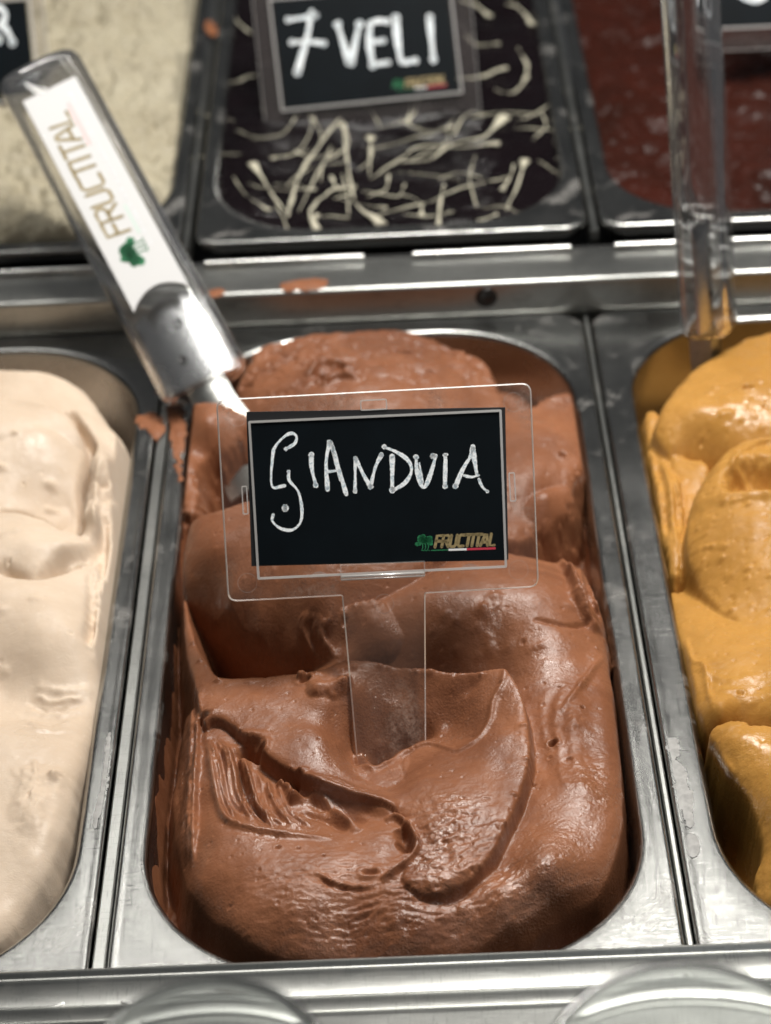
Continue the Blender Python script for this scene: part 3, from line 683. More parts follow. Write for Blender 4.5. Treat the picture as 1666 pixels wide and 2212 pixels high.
patch(1290, 1700, 7, 16, 0.4, 2.0, 0.9, 86, True)
h.crisp(5.0, 0.5, 2.0)
# the pocket the sign stem is pushed into: gelato meets the stem's front face along this curve
SP = [at_depth(x_, y_, 695.6) for x_, y_ in ((764, 1590), (770, 1612), (780, 1632), (808, 1647), (838, 1634), (868, 1612), (895, 1601), (922, 1594))]
for _ in range(3):
    num = np.zeros(h.Z.shape); den = np.full(h.Z.shape, 0.25)
    for q in SP:
        w_ = np.exp(-((h.X - q[0]) ** 2 + (h.Y - q[1]) ** 2) / 3.2 ** 2); num += w_ * (q[2] - h.zat(q[0], q[1])); den += w_
    h.Z += num / den
for q, dp in zip(SP[1:], (2.0, 3.4, 4.2, 4.2, 3.6, 3.0, 2.0)):
    dx, dy = h.X - q[0], h.Y - (q[1] + 4.6); h.Z -= 2.0 * dp * np.exp(-(dx ** 2 / 3.0 ** 2 + dy ** 2 / 3.4 ** 2))
# pits and bubbles
for p in ((540, 1636, 2.4, 4.0, 1.7), (560, 1628, 1.6, 3.0, 1.2), (700, 1850, 0.5, 1.0, 1), (602, 1830, 0.6, 1.2, 1.3), (645, 1833, 0.5, 1.2, 1), (1195, 1610, 1.0, 2.0, 1.3), (1230, 1640, 0.7, 1.0, 1.2), (1188, 1640, 0.5, 0.9, 1), (1140, 1665, 0.5, 0.9, 1), (1150, 1695, 0.7, 1.0, 1.6), (1258, 1530, 0.7, 1.2, .8),
          (870, 1835, 1.6, 2.0, 1), (800, 1885, 1.0, 1.5, 2.2), (638, 1706, 1.2, 2.6, .9), (1020, 1825, 0.5, 1.0, 1), (660, 1470, 1.1, 2.2, 1.6), (1130, 1390, 0.8, 0.8, 1), (735, 790, 1.6, 2.4, 1), (760, 800, 1.2, 2, 1), (700, 815, 1.4, 2, 1.5), (880, 760, 1.5, 1.8, 1.4), (745, 1345, 0.9, 1.2, 1), (440, 1548, 1.3, 2.0, 1.6), (1215, 985, 1.2, 1.6, 1), (560, 1880, .5, .7, 1), (600, 1950, .5, .6, 1)):
    h.pit(*p)
rr = random.Random(15)
EDG = [(482, 1470), (560, 1468), (640, 1462), (745, 1436), (830, 1442), (920, 1448), (1060, 1452), (1140, 1560), (1142, 1640), (1125, 1710), (1095, 1780), (440, 1430), (425, 1390), (532, 1590), (579, 1632), (637, 1664), (1310, 1400), (1325, 1480), (1270, 1250), (1290, 1330), (866, 1760), (640, 1708), (625, 1730), (720, 1760)]
for k in range(60):
    e = rr.choice(EDG); h.pit(e[0] + rr.uniform(-22, 22), e[1] + rr.uniform(-4, 10), rr.uniform(0.4, 1.1), -rr.uniform(0.3, 1.2), rr.uniform(0.7, 1.8), True)
rr = random.Random(5)
for k in range(22): h.pit(rr.uniform(520, 1320), rr.uniform(1480, 2020), rr.uniform(0.3, 0.6), rr.uniform(0.3, 0.8))
for k in range(26): h.pit(rr.uniform(930, 1290), rr.uniform(1290, 1430), rr.uniform(0.8, 1.8), -rr.uniform(0.2, 0.7), 1.2, True)
for k in range(16): h.pit(rr.uniform(460, 700), rr.uniform(1150, 1400), rr.uniform(0.5, 1.4), -rr.uniform(0.15, 0.45), 1.2, True)
for p in ((1045, 1320, 2.4, -1.8), (1070, 1290, 2, -1.2), (985, 1345, 1.2, -.7), (1000, 1965, 2.2, -1.0), (960, 1985, 1.6, -1.0), (855, 2000, 1.5, -.8), (905, 1815, 1.0, -.8)): h.pit(*p, 1.2, True)
h.grain(0.45, 9, 0.05, 1.3, 51); h.pores(9.0, 0.055, 0.7, 14)
# ragged, drier top of the back mound
msk = np.clip((h.Y - 95) / 30, 0, 1); h.Z += msk * (0.9 * fbm(h.X / 6.0, h.Y / 4.5, 61, 3, 0.5) - 3.5 * np.clip(fbm(h.X / 7.0, h.Y / 5.0, 62, 4, 0.6) - 0.18, 0, 1))
# gelato dragged up the left and right pan walls
side = np.where(h.X < 0, 1.0, 0.55); rise = -7 - 9 * fbm(h.Y / 16, h.Y * 0, 71, 3) * side - np.where(h.X > 0, 5, 0)
rise = np.where((h.X > 0) & (h.Y < -50), -30, rise); lo = (np.abs(h.Y) < 150)
h.Z = np.where(lo, np.maximum(h.Z, rise - 7 * (-h.sd) + 0.8 * fbm(h.Y / 3, h.X / 6, 72, 3)), h.Z)
h.wetness(0.18, [(800, 1570, 9, .9), (720, 1640, 7, .7), (850, 1600, 9, .8), (990, 1560, 8, .9), (830, 1640, 5, .9), (700, 1720, 6, .8), (760, 1750, 6, .9), (600, 1770, 7, .7), (560, 1800, 6, .6), (650, 1790, 6, .7), (950, 1800, 9, .6), (1000, 1720, 9, .35), (930, 1880, 6, .7),
             (1220, 1850, 14, .7), (1300, 1700, 10, .7), (1130, 1950, 12, .6), (1000, 2000, 9, .5), (700, 2050, 10, .6), (480, 1680, 6, .7), (510, 1740, 6, .7), (720, 1370, 6, .6), (850, 2050, 8, .5), (1180, 1440, 7, .4), (1050, 1320, 9, .3)])
h.Z += h.wet * (0.10 * fbm(h.X / 1.5, h.Y / 0.9, 91, 3) + 0.06 * fbm(h.X / 0.9, h.Y / 0.9, 92, 2))
h.wall(5.0, -1.6)
GIAN = h
go = h.build('gelato', M_GIAN)
tag(go, 'hazelnut chocolate brown gelato swirled into folds, holding the upright clear sign', 'gelato')

def smear(name, pts, z, mat, parent, seed, thick=0.9, res=0.45, rag=2.6):
    """a ragged smudge lying on a level steel face"""
    C = spline([bp(*p, z) for p in pts], 5, True)
    xs = np.arange(C[:, 0].min() - 3, C[:, 0].max() + 3, res); ys = np.arange(C[:, 1].min() - 3, C[:, 1].max() + 3, res)
    t = HF.__new__(HF); t.X, t.Y = np.meshgrid(xs, ys)
    d = t.poly_sdf(C, SLA) + rag * fbm(t.X / 3.5, t.Y / 3.5, seed, 5, 0.72)
    zz = z + np.clip(-d * 0.3, -0.3, thick) * (0.75 + 0.5 * fbm(t.X / 2, t.Y / 2, seed + 1, 3))
    ok = d < 0.4; idx = -np.ones(ok.shape, int); idx[ok] = np.arange(ok.sum())
    q = ok[:-1, :-1] & ok[1:, :-1] & ok[:-1, 1:] & ok[1:, 1:]
    if q.sum() == 0: return
    F = np.stack([idx[:-1, :-1][q], idx[:-1, 1:][q], idx[1:, 1:][q], idx[1:, :-1][q]], 1)
    return mesh(name, np.stack([t.X[ok], t.Y[ok], zz[ok]], 1), F.tolist(), mat, parent, True)
smear('smear', [(296, 898), (330, 893), (352, 902), (352, 936), (338, 955), (318, 932), (300, 922)], 0.0, M_GIAN, go, 3, 0.7)
smear('smear', [(362, 880), (400, 884), (398, 960), (392, 1010), (388, 1040), (376, 985), (372, 960), (366, 920)], 0.0, M_GIAN, go, 4, 0.9)
smear('smear', [(338, 832), (352, 840), (346, 852), (336, 848)], 0.0, M_GIAN, go, 6, 0.5, rag=1.2)
smear('smear', [(610, 612), (650, 604), (705, 602), (708, 614), (690, 625), (640, 627), (608, 626)], 15.0, M_GIAN, go, 7, 0.8, rag=1.4)
smear('smear', [(452, 628), (480, 622), (486, 632), (470, 642), (452, 640)], 15.0, M_GIAN, go, 8, 0.8, rag=1.2)
smear('smear', [(225, 1900), (229, 1895), (223, 1975), (213, 2010), (212, 1990)], -1.5, M_GIAN, go, 9, 0.6, 0.4, 0.4)
smear('smear', [(443, 50), (455, 45), (470, 66), (465, 78), (448, 70)], 20.0, M_GIAN, go, 10, 0.8, rag=1.0)

smear('residue', [(1452, 1655), (1470, 1648), (1490, 1700), (1500, 1760), (1492, 1790), (1470, 1740)], -0.1, M_FROST, PANS[2], 21, 0.12, 0.4, 1.6)
smear('residue', [(1484, 1808), (1500, 1802), (1512, 1820), (1506, 1848), (1490, 1845)], -0.1, M_FROST, PANS[2], 22, 0.15, 0.4, 0.7)
smear('residue', [(1440, 1600), (1458, 1596), (1466, 1630), (1452, 1640)], -0.1, M_FROST, PANS[2], 24, 0.1, 0.4, 1.6)
smear('residue', [(232, 1590), (240, 1588), (236, 1660), (222, 1740), (206, 1790), (202, 1770), (222, 1680)], -0.1, M_FROST, PANS[1], 23, 0.1, 0.4, 0.9)
# ------------------------------------------------------------------ cream gelato (pan on the left)
h = HF(-170.2, 0, 74, 169, 0.6, -24)
h.base([(-200, 860, 16), (0, 830, 15), (100, 832, 14), (170, 870, 12), (225, 930, 8), (270, 1000, 4), (0, 950, 18), (100, 960, 16), (60, 1080, 8), (-200, 1000, 18), (-200, 1150, 12), (150, 1130, 2),
        (230, 1100, 7), (262, 1100, 5), (0, 1240, 10), (100, 1240, 9), (200, 1250, 7), (245, 1250, 4), (0, 1290, 13), (100, 1330, 11.5), (170, 1390, 7.5), (225, 1400, 3),
        (0, 1380, 8.5), (0, 1480, 1), (90, 1420, 7), (100, 1520, 0.5), (180, 1500, 1), (210, 1520, 0), (0, 1580, 4.5), (100, 1600, 4), (170, 1640, 1.5), (0, 1720, 3), (90, 1740, 2.5), (150, 1760, -1), (0, 1860, -1), (80, 1860, -2), (0, 1980, -6), (60, 1960, -7),
        (-200, 1300, 13), (-200, 1500, 6), (-200, 1700, 4), (-200, 2050, -8)], 0.5)
cm = [(-320, 800, 12), (-120, 790, 14), (0, 812, 14), (100, 818, 13), (160, 842, 11), (200, 876, 9), (235, 926, 6), (281, 985, 2), (278, 1060, 2), (262, 1150, 2), (250, 1300, 1), (228, 1420, -1), (210, 1550, -2), (170, 1700, -3), (130, 1830, -5), (60, 1950, -7), (-30, 2040, -9), (-300, 2150, -9), (-420, 1500, 0), (-400, 1000, 4)]
dm = h.poly_sdf(spline([bp(*p) for p in cm], 5, True), SLA) + 0.5 * fbm(h.X / 8, h.Y / 8, 5, 3)
h.Z = np.where(dm > 0, np.maximum(h.Z - 2.2 - 2.4 * dm, -24), h.Z - 2.2 * np.exp(np.minimum(dm, 0) / 2.2))
# spiral lobe at the top and the band wrapped round it
h.layer([(-200, 880, 17), (-60, 872, 19), (60, 880, 18), (130, 900, 17), (165, 925, 15), (190, 962, 12), (192, 1000, 9), (178, 1060, 6), (172, 1110, 3), (168, 1150, 0), (100, 1150, 3), (0, 1130, 6), (-200, 1140, 8)],
        [(0, 960, 18), (90, 970, 15), (120, 1050, 7), (0, 1060, 9)], 3, 1.6, 0.3, 6, seed=21)
h.layer([(150, 905, 14), (190, 900, 12), (235, 940, 9), (272, 985, 6), (272, 1040, 5), (240, 1080, 7), (215, 1110, 8), (212, 1160, 7), (190, 1200, 8.5), (130, 1228, 10), (80, 1252, 10.5), (45, 1252, 10.5), (-20, 1232, 12), (-200, 1230, 13), (-200, 1130, 12), (0, 1118, 11), (80, 1130, 10), (150, 1156, 7.5), (178, 1148, 7), (184, 1095, 8), (192, 1040, 10), (206, 985, 12.5)],
        [(60, 1190, 14), (140, 1195, 12), (225, 1010, 13), (205, 1120, 11)], 3, 1.1, 0.3, 5, seed=22)
h.line([(150, 905), (172, 932), (196, 968), (200, 1000), (184, 1050), (178, 1100), (172, 1148)], -4.0, 1.7, 67, 0.15)
h.line([(0, 1118), (76, 1128), (149, 1158), (174, 1150)], -3.0, 1.6, 68, 0.15)
h.line([(0, 1232), (50, 1256), (90, 1256), (140, 1224), (190, 1198), (215, 1165)], -2.6, 1.8, 69, 0.15)
h.line([(0, 1175), (70, 1160), (150, 1168), (185, 1172)], 0.8, 2.2, 61, 0.2)
h.line([(205, 1060), (232, 1062), (268, 1030)], -0.8, 0.9, 62, 0.2)
h.comb([(200, 1230), (195, 1330), (190, 1400)], [(248, 1200), (240, 1300), (225, 1420)], 8, 1.5, 1.3, 63, 0.6)
h.comb([(225, 1000), (215, 1080), (205, 1150)], [(272, 1000), (262, 1090), (250, 1200)], 5, 1.2, 1.5, 66, 0.6)
h.comb([(60, 1480), (120, 1500), (190, 1490)], [(40, 1560), (110, 1580), (180, 1570)], 6, 0.45, 1.4, 64, 1.0)
h.comb([(60, 1640), (60, 1700), (40, 1780)], [(140, 1650), (120, 1740), (90, 1840)], 5, 0.5, 1.8, 65, 1.0)
rr = random.Random(9)
for k in range(10): h.pit(rr.uniform(0, 220), rr.uniform(950, 1900), rr.uniform(0.35, 0.7), rr.uniform(0.3, 0.9))
for k in range(7): h.pit(rr.uniform(0, 190), rr.uniform(950, 1850), rr.uniform(0.8, 1.8), -rr.uniform(0.3, 0.8), 1.5, True)
h.pit(118, 1680, 2.0, -1.6, 0.8, True)
h.line([(236, 935), (268, 1000), (262, 1100), (248, 1220), (236, 1330), (215, 1440)], 2.4, 2.4, 161, 0.3)
h.line([(226, 1120), (222, 1220), (206, 1330), (190, 1400)], -1.6, 1.6, 162, 0.3)
h.Z = 4 + (h.Z - 4) * 1.3; h.crisp(6.0, 0.8, 2.2)
h.wetness(0.25, [(60, 950, 12, .4), (100, 1560, 14, .4), (40, 1600, 12, .4)], 7)
h.grain(0.4, 12, 0.05, 1.5, 53); h.wall(4.0, -1.4)
tag(h.build('gelato', M_CREAM), 'pale cream gelato with a smooth spiral fold', 'gelato')

# ------------------------------------------------------------------ caramel gelato (pan on the right)
h = HF(168.2, 0, 70.5, 169, 0.55, -24)
h.Z += 3 * fbm(h.X / 12, h.Y / 12, 4, 4)
h.base([(1500, 1290, -4), (1560, 1310, 0), (1640, 1330, 5), (1480, 1420, 1), (1540, 1420, 5), (1666, 1380, 8), (1560, 1500, 7), (1666, 1480, 9), (1520, 1520, 3), (1560, 1550, 5), (1666, 1545, 7), (1700, 1700, 3), (1600, 1600, -4), (1560, 1700, -18), (1600, 1850, -14), (1666, 1950, -9), (1460, 1230, -14), (1560, 1200, -8), (1500, 1000, -12), (1666, 900, -8), (2280, 1500, 8), (2280, 1900, -6), (2280, 1000, -5)], 0.5)
cb = spline([bp(*p) for p in [(1440, 1250, -8), (1540, 1250, -4), (1700, 1250, 4), (2320, 1400, 8), (2320, 1700, 4), (1680, 1640, 4), (1600, 1600, 3), (1556, 1580, 3), (1530, 1575, 2), (1500, 1520, 0), (1470, 1420, -3), (1445, 1330, -6)]], 5, True)
dm = h.poly_sdf(cb, SLA) + 0.5 * fbm(h.X / 8, h.Y / 8, 35, 3)
h.Z = np.where(dm > 0, np.maximum(h.Z - 1.5 - 10 * dm, -34), h.Z - 1.5 * np.exp(np.minimum(dm, 0) / 1.5))
h.Z = np.minimum(h.Z, np.where(h.Y > 5, -22, 30))
h.layer([(1395, 900, 2), (1425, 900, 4), (1450, 985, 2), (1478, 1090, 0), (1478, 1150, -1), (1470, 1225, -3), (1452, 1240, -5), (1432, 1150, -3), (1412, 1030, -1)], [(1440, 1060, 2), (1455, 1160, 0)], 3, 0.8, 1.0, 3, seed=31)
h.layer([(1418, 915, 9), (1442, 860, 10), (1477, 818, 11), (1522, 780, 12), (1585, 744, 13), (1666, 716, 14), (2050, 690, 15), (2320, 760, 12), (2320, 1000, 6), (1700, 1050, 2), (1600, 1030, 1), (1530, 1000, 2), (1490, 985, 3), (1450, 975, 5), (1425, 945, 7)],
        [(1500, 900, 14), (1560, 850, 17), (1640, 800, 19), (1560, 940, 11), (1650, 900, 16), (1480, 930, 10)], 3, 2.0, 0.4, 6, seed=32)
h.layer([(1448, 985, 3), (1500, 990, 4), (1530, 1010, 4), (1530, 1080, 0), (1500, 1150, -3), (1480, 1100, -1)], [(1500, 1040, 2)], 2.5, 1.0, 0.5, 4, seed=33)
h.layer([(1560, 985, 16), (1586, 964, 17), (1666, 938, 19), (2050, 920, 20), (2320, 1000, 18), (2320, 1250, 8), (2050, 1370, 3), (1666, 1376, 2), (1584, 1346, 1), (1520, 1276, 1), (1490, 1218, 3), (1482, 1154, 6), (1495, 1090, 10), (1520, 1036, 13)],
        [(1600, 1000, 18.5), (1560, 1060, 17), (1530, 1130, 12), (1600, 1120, 17), (1666, 1100, 19), (1560, 1220, 8), (1640, 1240, 11), (1600, 1300, 5), (1666, 1020, 19)], 6, 1.6, 0.3, 6, seed=34, blend=7.0)
# the open mouth of the roll
h.pit(1648, 1030, 8.0, 9.0, 1.5); h.line([(1666, 1090), (1612, 1058), (1584, 1022), (1596, 985), (1640, 962), (1690, 948)], 1.6, 1.2, 71, 0.2)
h.pit(1650, 1035, 3.0, -3.0, 1.6, True); h.pit(1600, 1048, 1.0, -1.4, 1.0, True)
# lower bulge
h.layer([(1533, 1580, 6), (1563, 1560, 8), (1610, 1556, 9), (1666, 1565, 9), (2050, 1560, 8), (2280, 1800, 0), (2050, 1980, -8), (1690, 1960, -8), (1632, 1910, -8), (1646, 1850, -5), (1638, 1778, -2), (1612, 1716, 1), (1576, 1668, 3), (1545, 1610, 5)],
        [(1600, 1600, 9.5), (1650, 1640, 9), (1666, 1750, 4), (1670, 1850, -1)], 12, 1.4, 0.4, 5, seed=35, blend=3.0)
h.comb([(1560, 1690), (1600, 1760), (1630, 1830)], [(1540, 1720), (1580, 1800), (1620, 1880)], 6, 1.2, 0.9, 72, 0.6)
h.comb([(1405, 960), (1425, 1060), (1440, 1160)], [(1450, 1020), (1465, 1100), (1470, 1190)], 6, 1.0, 0.9, 73, 0.6)
h.comb([(1500, 1450), (1580, 1470), (1660, 1440)], [(1510, 1530), (1590, 1540), (1660, 1520)], 6, 0.4, 1.4, 74, 1.0)
h.line([(1480, 1380), (1495, 1430), (1520, 1440), (1530, 1500), (1540, 1560)], 0.9, 0.8, 75, 0.5)
rr = random.Random(12)
for k in range(26): h.pit(rr.uniform(1500, 1666), rr.uniform(1080, 1330), rr.uniform(0.5, 1.2), -rr.uniform(0.3, 0.9), 1.3, True)
for k in range(14): h.pit(rr.uniform(1460, 1666), rr.uniform(800, 960), rr.uniform(0.6, 1.3), -rr.uniform(0.2, 0.6), 1.3, True)
for p in ((1615, 838, 1.3, 1.6, 1.5), (1516, 958, 0.7, 1.2, .8), (1600, 1500, 0.6, 1.0, 1.6), (1640, 1490, .5, .8, 1), (1650, 880, .8, .9, 1)): h.pit(*p)
h.crisp(5.0, 0.5, 1.6)
h.wetness(0.2, [(1610, 880, 11, .7), (1560, 900, 9, .5), (1650, 860, 8, .6), (1600, 1610, 10, .8), (1640, 1640, 8, .7), (1640, 1490, 8, .4), (1440, 990, 5, .6), (1650, 1720, 9, .6)], 8)
h.grain(0.6, 8, 0.10, 1.4, 57); h.pores(5, 0.11, 0.7, 9); h.wall(4.0, -1.4)
tag(h.build('gelato', M_CARA), 'caramel coloured gelato curled into an open roll', 'gelato')

# ------------------------------------------------------------------ coarse ivory gelato (back row)
h = HF(-165.6, 395, 75, 170.5, 1.0, -30, BZ, 44)
h.Z = BZ - 5 + 10 * np.clip((h.Y - 235) / 90, 0, 1) - 6 * np.clip((h.X + 110) / 20, 0, 1) + 5.5 * (0.8 - worley(h.X / 9 + 0.5 * fbm(h.X / 6, h.Y / 6, 3), h.Y / 9, 3)) + 3.0 * (0.8 - worley(h.X / 4, h.Y / 4, 8)) + 5.0 * fbm(h.X / 16, h.Y / 16, 6, 5, 0.6) + 6 * fbm(h.X / 38, h.Y / 38, 61, 2)
h.wall(2.0, -1.0)
tag(h.build('gelato', M_WHITE), 'coarse crumbly ivory gelato filling its pan to the brim', 'gelato')
# ------------------------------------------------------------------ dark chocolate with white drizzle
h = HF(5.5, 395, 75, 170.5, 1.0, -30, BZ, 44)
h.Z = BZ - 8 + 3 * np.clip((h.Y - 240) / 60, 0, 1) + 1.6 * fbm(h.X / 16, h.Y / 16, 16, 4, 0.5) + 0.5 * fbm(h.X / 5, h.Y / 5, 17, 3)
h.wall(2.0, -2.0)
DG = h
dgo = tag(h.build('gelato', M_DARK), 'dark chocolate gelato criss-crossed by thin white chocolate drizzle', 'gelato')
def D(cx, cyy): return (432 + 0.498 * cx, 224.7 + 0.498 * cyy)
ST = [([(610, 70), (520, 180), (440, 300), (400, 420), (380, 490)], 1.5, 0), ([(620, 80), (640, 250), (655, 350), (690, 450), (790, 530)], 1.6, 3.5), ([(570, 190), (510, 300), (430, 470)], 1.2, 0),
      ([(620, 350), (560, 390), (490, 450), (480, 490), (510, 545)], 2.0, 2.2), ([(570, 320), (600, 370), (660, 365)], 2.2, 0), ([(740, 150), (742, 190), (735, 310)], 1.4, -2.4), ([(1300, 180), (1180, 185), (950, 190), (870, 240), (740, 330)], 1.6, -2.2),
      ([(1320, 60), (1240, 140), (1100, 180), (1000, 240), (870, 260)], 1.5, -3.4), ([(230, 260), (280, 340), (340, 430), (390, 480)], 1.2, -2.8), ([(1340, 320), (1200, 350), (1060, 400), (900, 450), (770, 485)], 1.8, 0),
      ([(1060, 350), (1042, 440), (1035, 530)], 1.8, 1.0), ([(1410, 250), (1380, 350), (1330, 470)], 1.3, -2.6), ([(1195, 225), (1170, 330), (1210, 470)], 1.0, 0), ([(700, 380), (850, 405), (890, 350)], 1.3, 0), ([(310, 240), (380, 225), (470, 200)], 1.2, -1.8),
      ([(520, 490), (650, 500)], 1.4, 0), ([(880, 480), (1000, 490), (1100, 470)], 1.1, 0), ([(1200, 505), (1290, 485)], 1.6, 1.4), ([(1540, 150), (1552, 240)], 1.6, 1.0), ([(1240, 40), (1150, 60), (1080, 170)], 1.4, 0), ([(1040, 120), (900, 160), (700, 210)], 1.1, 0), ([(330, 440), (390, 560)], 1.2, 0),
      ([(130, -90), (190, -105), (240, -120)], 2.6, 0), ([(1130, -450), (1180, -430), (1260, -380)], 2.2, 1.5), ([(1330, -430), (1400, -400), (1440, -340)], 2.0, 1.5), ([(1040, -100), (1180, -110), (1330, -150)], 2.2, 1.5), ([(1380, -240), (1420, -160), (1400, -80)], 1.8, 0), ([(1280, -60), (1370, -50), (1420, -120)], 1.7, 1.2), ([(1150, -300), (1220, -250), (1300, -260)], 1.6, 1.0), ([(120, -420), (170, -350), (220, -300)], 1.6, 0), ([(1480, 30), (1500, 100), (1440, 160)], 1.2, 0)]
rr = random.Random(44)
for k in range(34):
    x, y = rr.uniform(130, 1480), rr.uniform(40, 500); a = rr.uniform(0, 6.28); n_ = rr.uniform(60, 190); b = a + rr.uniform(-.9, .9)
    ST.append(([(x, y), (x + n_ * math.cos(a), min(520, y + 0.6 * n_ * math.sin(a))), (x + n_ * (math.cos(a) + math.cos(b)), min(525, y + 0.6 * n_ * (math.sin(a) + math.sin(b))))], rr.uniform(0.6, 1.1), rr.choice((0, 0, 0, 1.4, -1.6))))
for k, (pts, r, blob) in enumerate(ST):
    W3 = [DG.hit(*D(*p)) for p in pts]
    C = spline(W3, 7); n = len(C)
    ph = random.Random(k + 7).uniform(0, 6); C[:, 2] = [DG.zat(a, b) + r * (0.12 + 0.22 * math.sin(0.5 * i_ + ph)) for i_, (a, b) in enumerate(C[:, :2])]
    r *= random.Random(k + 70).uniform(0.26, 0.5); blob *= 0.85; rr = random.Random(k); rad = []
    for i in range(n):
        t = i / (n - 1); q = r * (0.85 + 0.35 * math.sin(0.7 * i + 3 * ph) + 0.3 * rr.random()) * (0.5 + 0.5 * min(1, 6 * min(t, 1 - t) + 0.25))
        if blob > 0: q += blob * max(0, 1 - (1 - t) * 5)
        if blob < 0: q += -blob * max(0, 1 - t * 5)
        rad.append(q)
    mb = MB(); mb.loops(tube_loops(C, rad, 8, 0.4), cap0=True, cap1=True); mb.build('drizzle_strand', M_DRIZ, dgo, True)
# ------------------------------------------------------------------ dark red brown sorbet
h = HF(176.2, 395, 75, 170.5, 1.0, -30, BZ, 44)
h.Z = BZ - 7 + 4 * np.clip((h.Y - 240) / 60, 0, 1) + 3.2 * fbm(h.X / 14, h.Y / 14, 26, 4, 0.55) + 2.2 * fbm(h.X / 8, h.Y / 8, 27, 3) + 4 * fbm(h.X / 34, h.Y / 34, 28, 2)
h.wall(2.0, -2.0)
tag(h.build('gelato', M_RED), 'glossy dark red brown sorbet with a rough wet surface', 'gelato')
# ------------------------------------------------------------------ name signs
def ribbon(pts, wid, n=10, closed=False):
    """flat stroke with round ends: 2-D outline triangles"""
    P = np.asarray(pts, float); m = len(P); V = []; F = []
    w = wid if hasattr(wid, '__len__') else [wid] * m
    for i in range(m):
        t = P[min(i + 1, m - 1)] - P[max(i - 1, 0)]; t = t / (np.linalg.norm(t) + 1e-9); nn = np.array([-t[1], t[0]])
        V += [tuple(P[i] + nn * w[i] / 2), tuple(P[i] - nn * w[i] / 2)]
    for i in range(m - 1): F.append((2 * i, 2 * i + 1, 2 * i + 3, 2 * i + 2))
    for (c, ww) in ((P[0], w[0]), (P[-1], w[-1])):
        k = len(V); V += [(c[0] + ww / 2 * math.cos(a), c[1] + ww / 2 * math.sin(a)) for a in np.linspace(0, 2 * math.pi, n, endpoint=False)]; F.append(tuple(range(k, k + n)))
    return V, F
def blob(c, r, seed, n=14):
    rr = random.Random(seed)
    return [(c[0] + r * rr.uniform(.85, 1.15) * math.cos(a), c[1] + r * rr.uniform(.85, 1.15) * math.sin(a)) for a in np.linspace(0, 2 * math.pi, n, endpoint=False)]

class Sign:
    """local frame on the sign's plane, built from measured points; lays pieces out in mm"""
    def __init__(s, cpx, depth, tilt, stand):
        s.c = at_depth(cpx[0], cpx[1], depth); s.px = cpx; s.k = F_PX / depth
        a = math.radians(tilt); s.tl = a
        s.ax = math.cos(a) * CR + math.sin(a) * CU; s.ay = -math.sin(a) * CR + math.cos(a) * CU; s.az = -CD
        s.stand = stand
    def L(s, px, py):
        dx = (px - s.px[0]) / s.k; dy = -(py - s.px[1]) / s.k
        return np.array([dx * math.cos(s.tl) + dy * math.sin(s.tl), -dx * math.sin(s.tl) + dy * math.cos(s.tl)])
    def P(s, q, z): return s.c + s.ax * q[0] + s.ay * q[1] + s.az * z
    def flat(s, name, V, F, z, t, mat, parent):
        """thin flat piece: front face at z+t, sides down to z"""
        mb = MB()
        mb.add([s.P(v, z + t) for v in V], F)
        o = mb.build(name, mat, parent); return o
    def slab(s, name, outline, z0, z1, mats, parent, bev=0.25):
        """closed prism with a bevelled front; faces sheet, sides edge"""
        n = len(outline); O = np.array(outline, float); nx = np.roll(O, -1, 0) - np.roll(O, 1, 0)
        N = np.stack([nx[:, 1], -nx[:, 0]], 1); N /= np.linalg.norm(N, axis=1)[:, None] + 1e-9
        ar = 0.5 * np.sum(O[:, 0] * np.roll(O[:, 1], -1) - np.roll(O[:, 0], -1) * O[:, 1])
        if ar < 0: N = -N
        I = O - N * bev
        mb = MB(); V = [s.P(q, z0) for q in I] + [s.P(q, z0 + bev) for q in O] + [s.P(q, z1 - bev) for q in O] + [s.P(q, z1) for q in I]
        F = []; 
        for r in range(3):
            for j in range(n): F.append((r * n + j, r * n + (j + 1) % n, (r + 1) * n + (j + 1) % n, (r + 1) * n + j))
        mb.add(V, F, 1)
        mb.f += [tuple(range(n - 1, -1, -1)), tuple(range(3 * n, 4 * n))]; mb.m += [0, 0]
        return mb.build(name, None, parent, False, mats)
    def ring(s, name, c, r, w, z, mat, parent, n=32, sy=1.0):
        V = [];F = []
        for k in range(n):
            a = 2 * math.pi * k / n; V += [(c[0] + (r - w) * math.cos(a), c[1] + (r - w) * math.sin(a)), (c[0] + r * math.cos(a), c[1] + r * math.sin(a))]
        for k in range(n): F.append((2 * k, 2 * k + 1, (2 * k + 3) % (2 * n), (2 * k + 2) % (2 * n)))
        return s.flat(name, V, F, z, 0.02, mat, parent)
    def frame(s, name, outline, w, z0, z1, mat, parent):
        """raised rim following a closed outline"""
        n = len(outline); O = np.array(outline, float); c = O.mean(0)
        e = O - np.roll(O, 1, 0); e2 = np.roll(O, -1, 0) - O
        nn = e / np.linalg.norm(e, axis=1)[:, None] + e2 / np.linalg.norm(e2, axis=1)[:, None]
        N = np.stack([nn[:, 1], -nn[:, 0]], 1); N /= np.linalg.norm(N, axis=1)[:, None]
        N *= np.sign(np.sum(N * (O - c), 1))[:, None]
        I = O - N * w
        mb = MB(); mb.loops([[tuple(s.P(q, z0)) for q in O], [tuple(s.P(q, z1)) for q in O], [tuple(s.P(q, z1)) for q in I], [tuple(s.P(q, z0)) for q in I]])
        return mb.build(name, mat, parent)

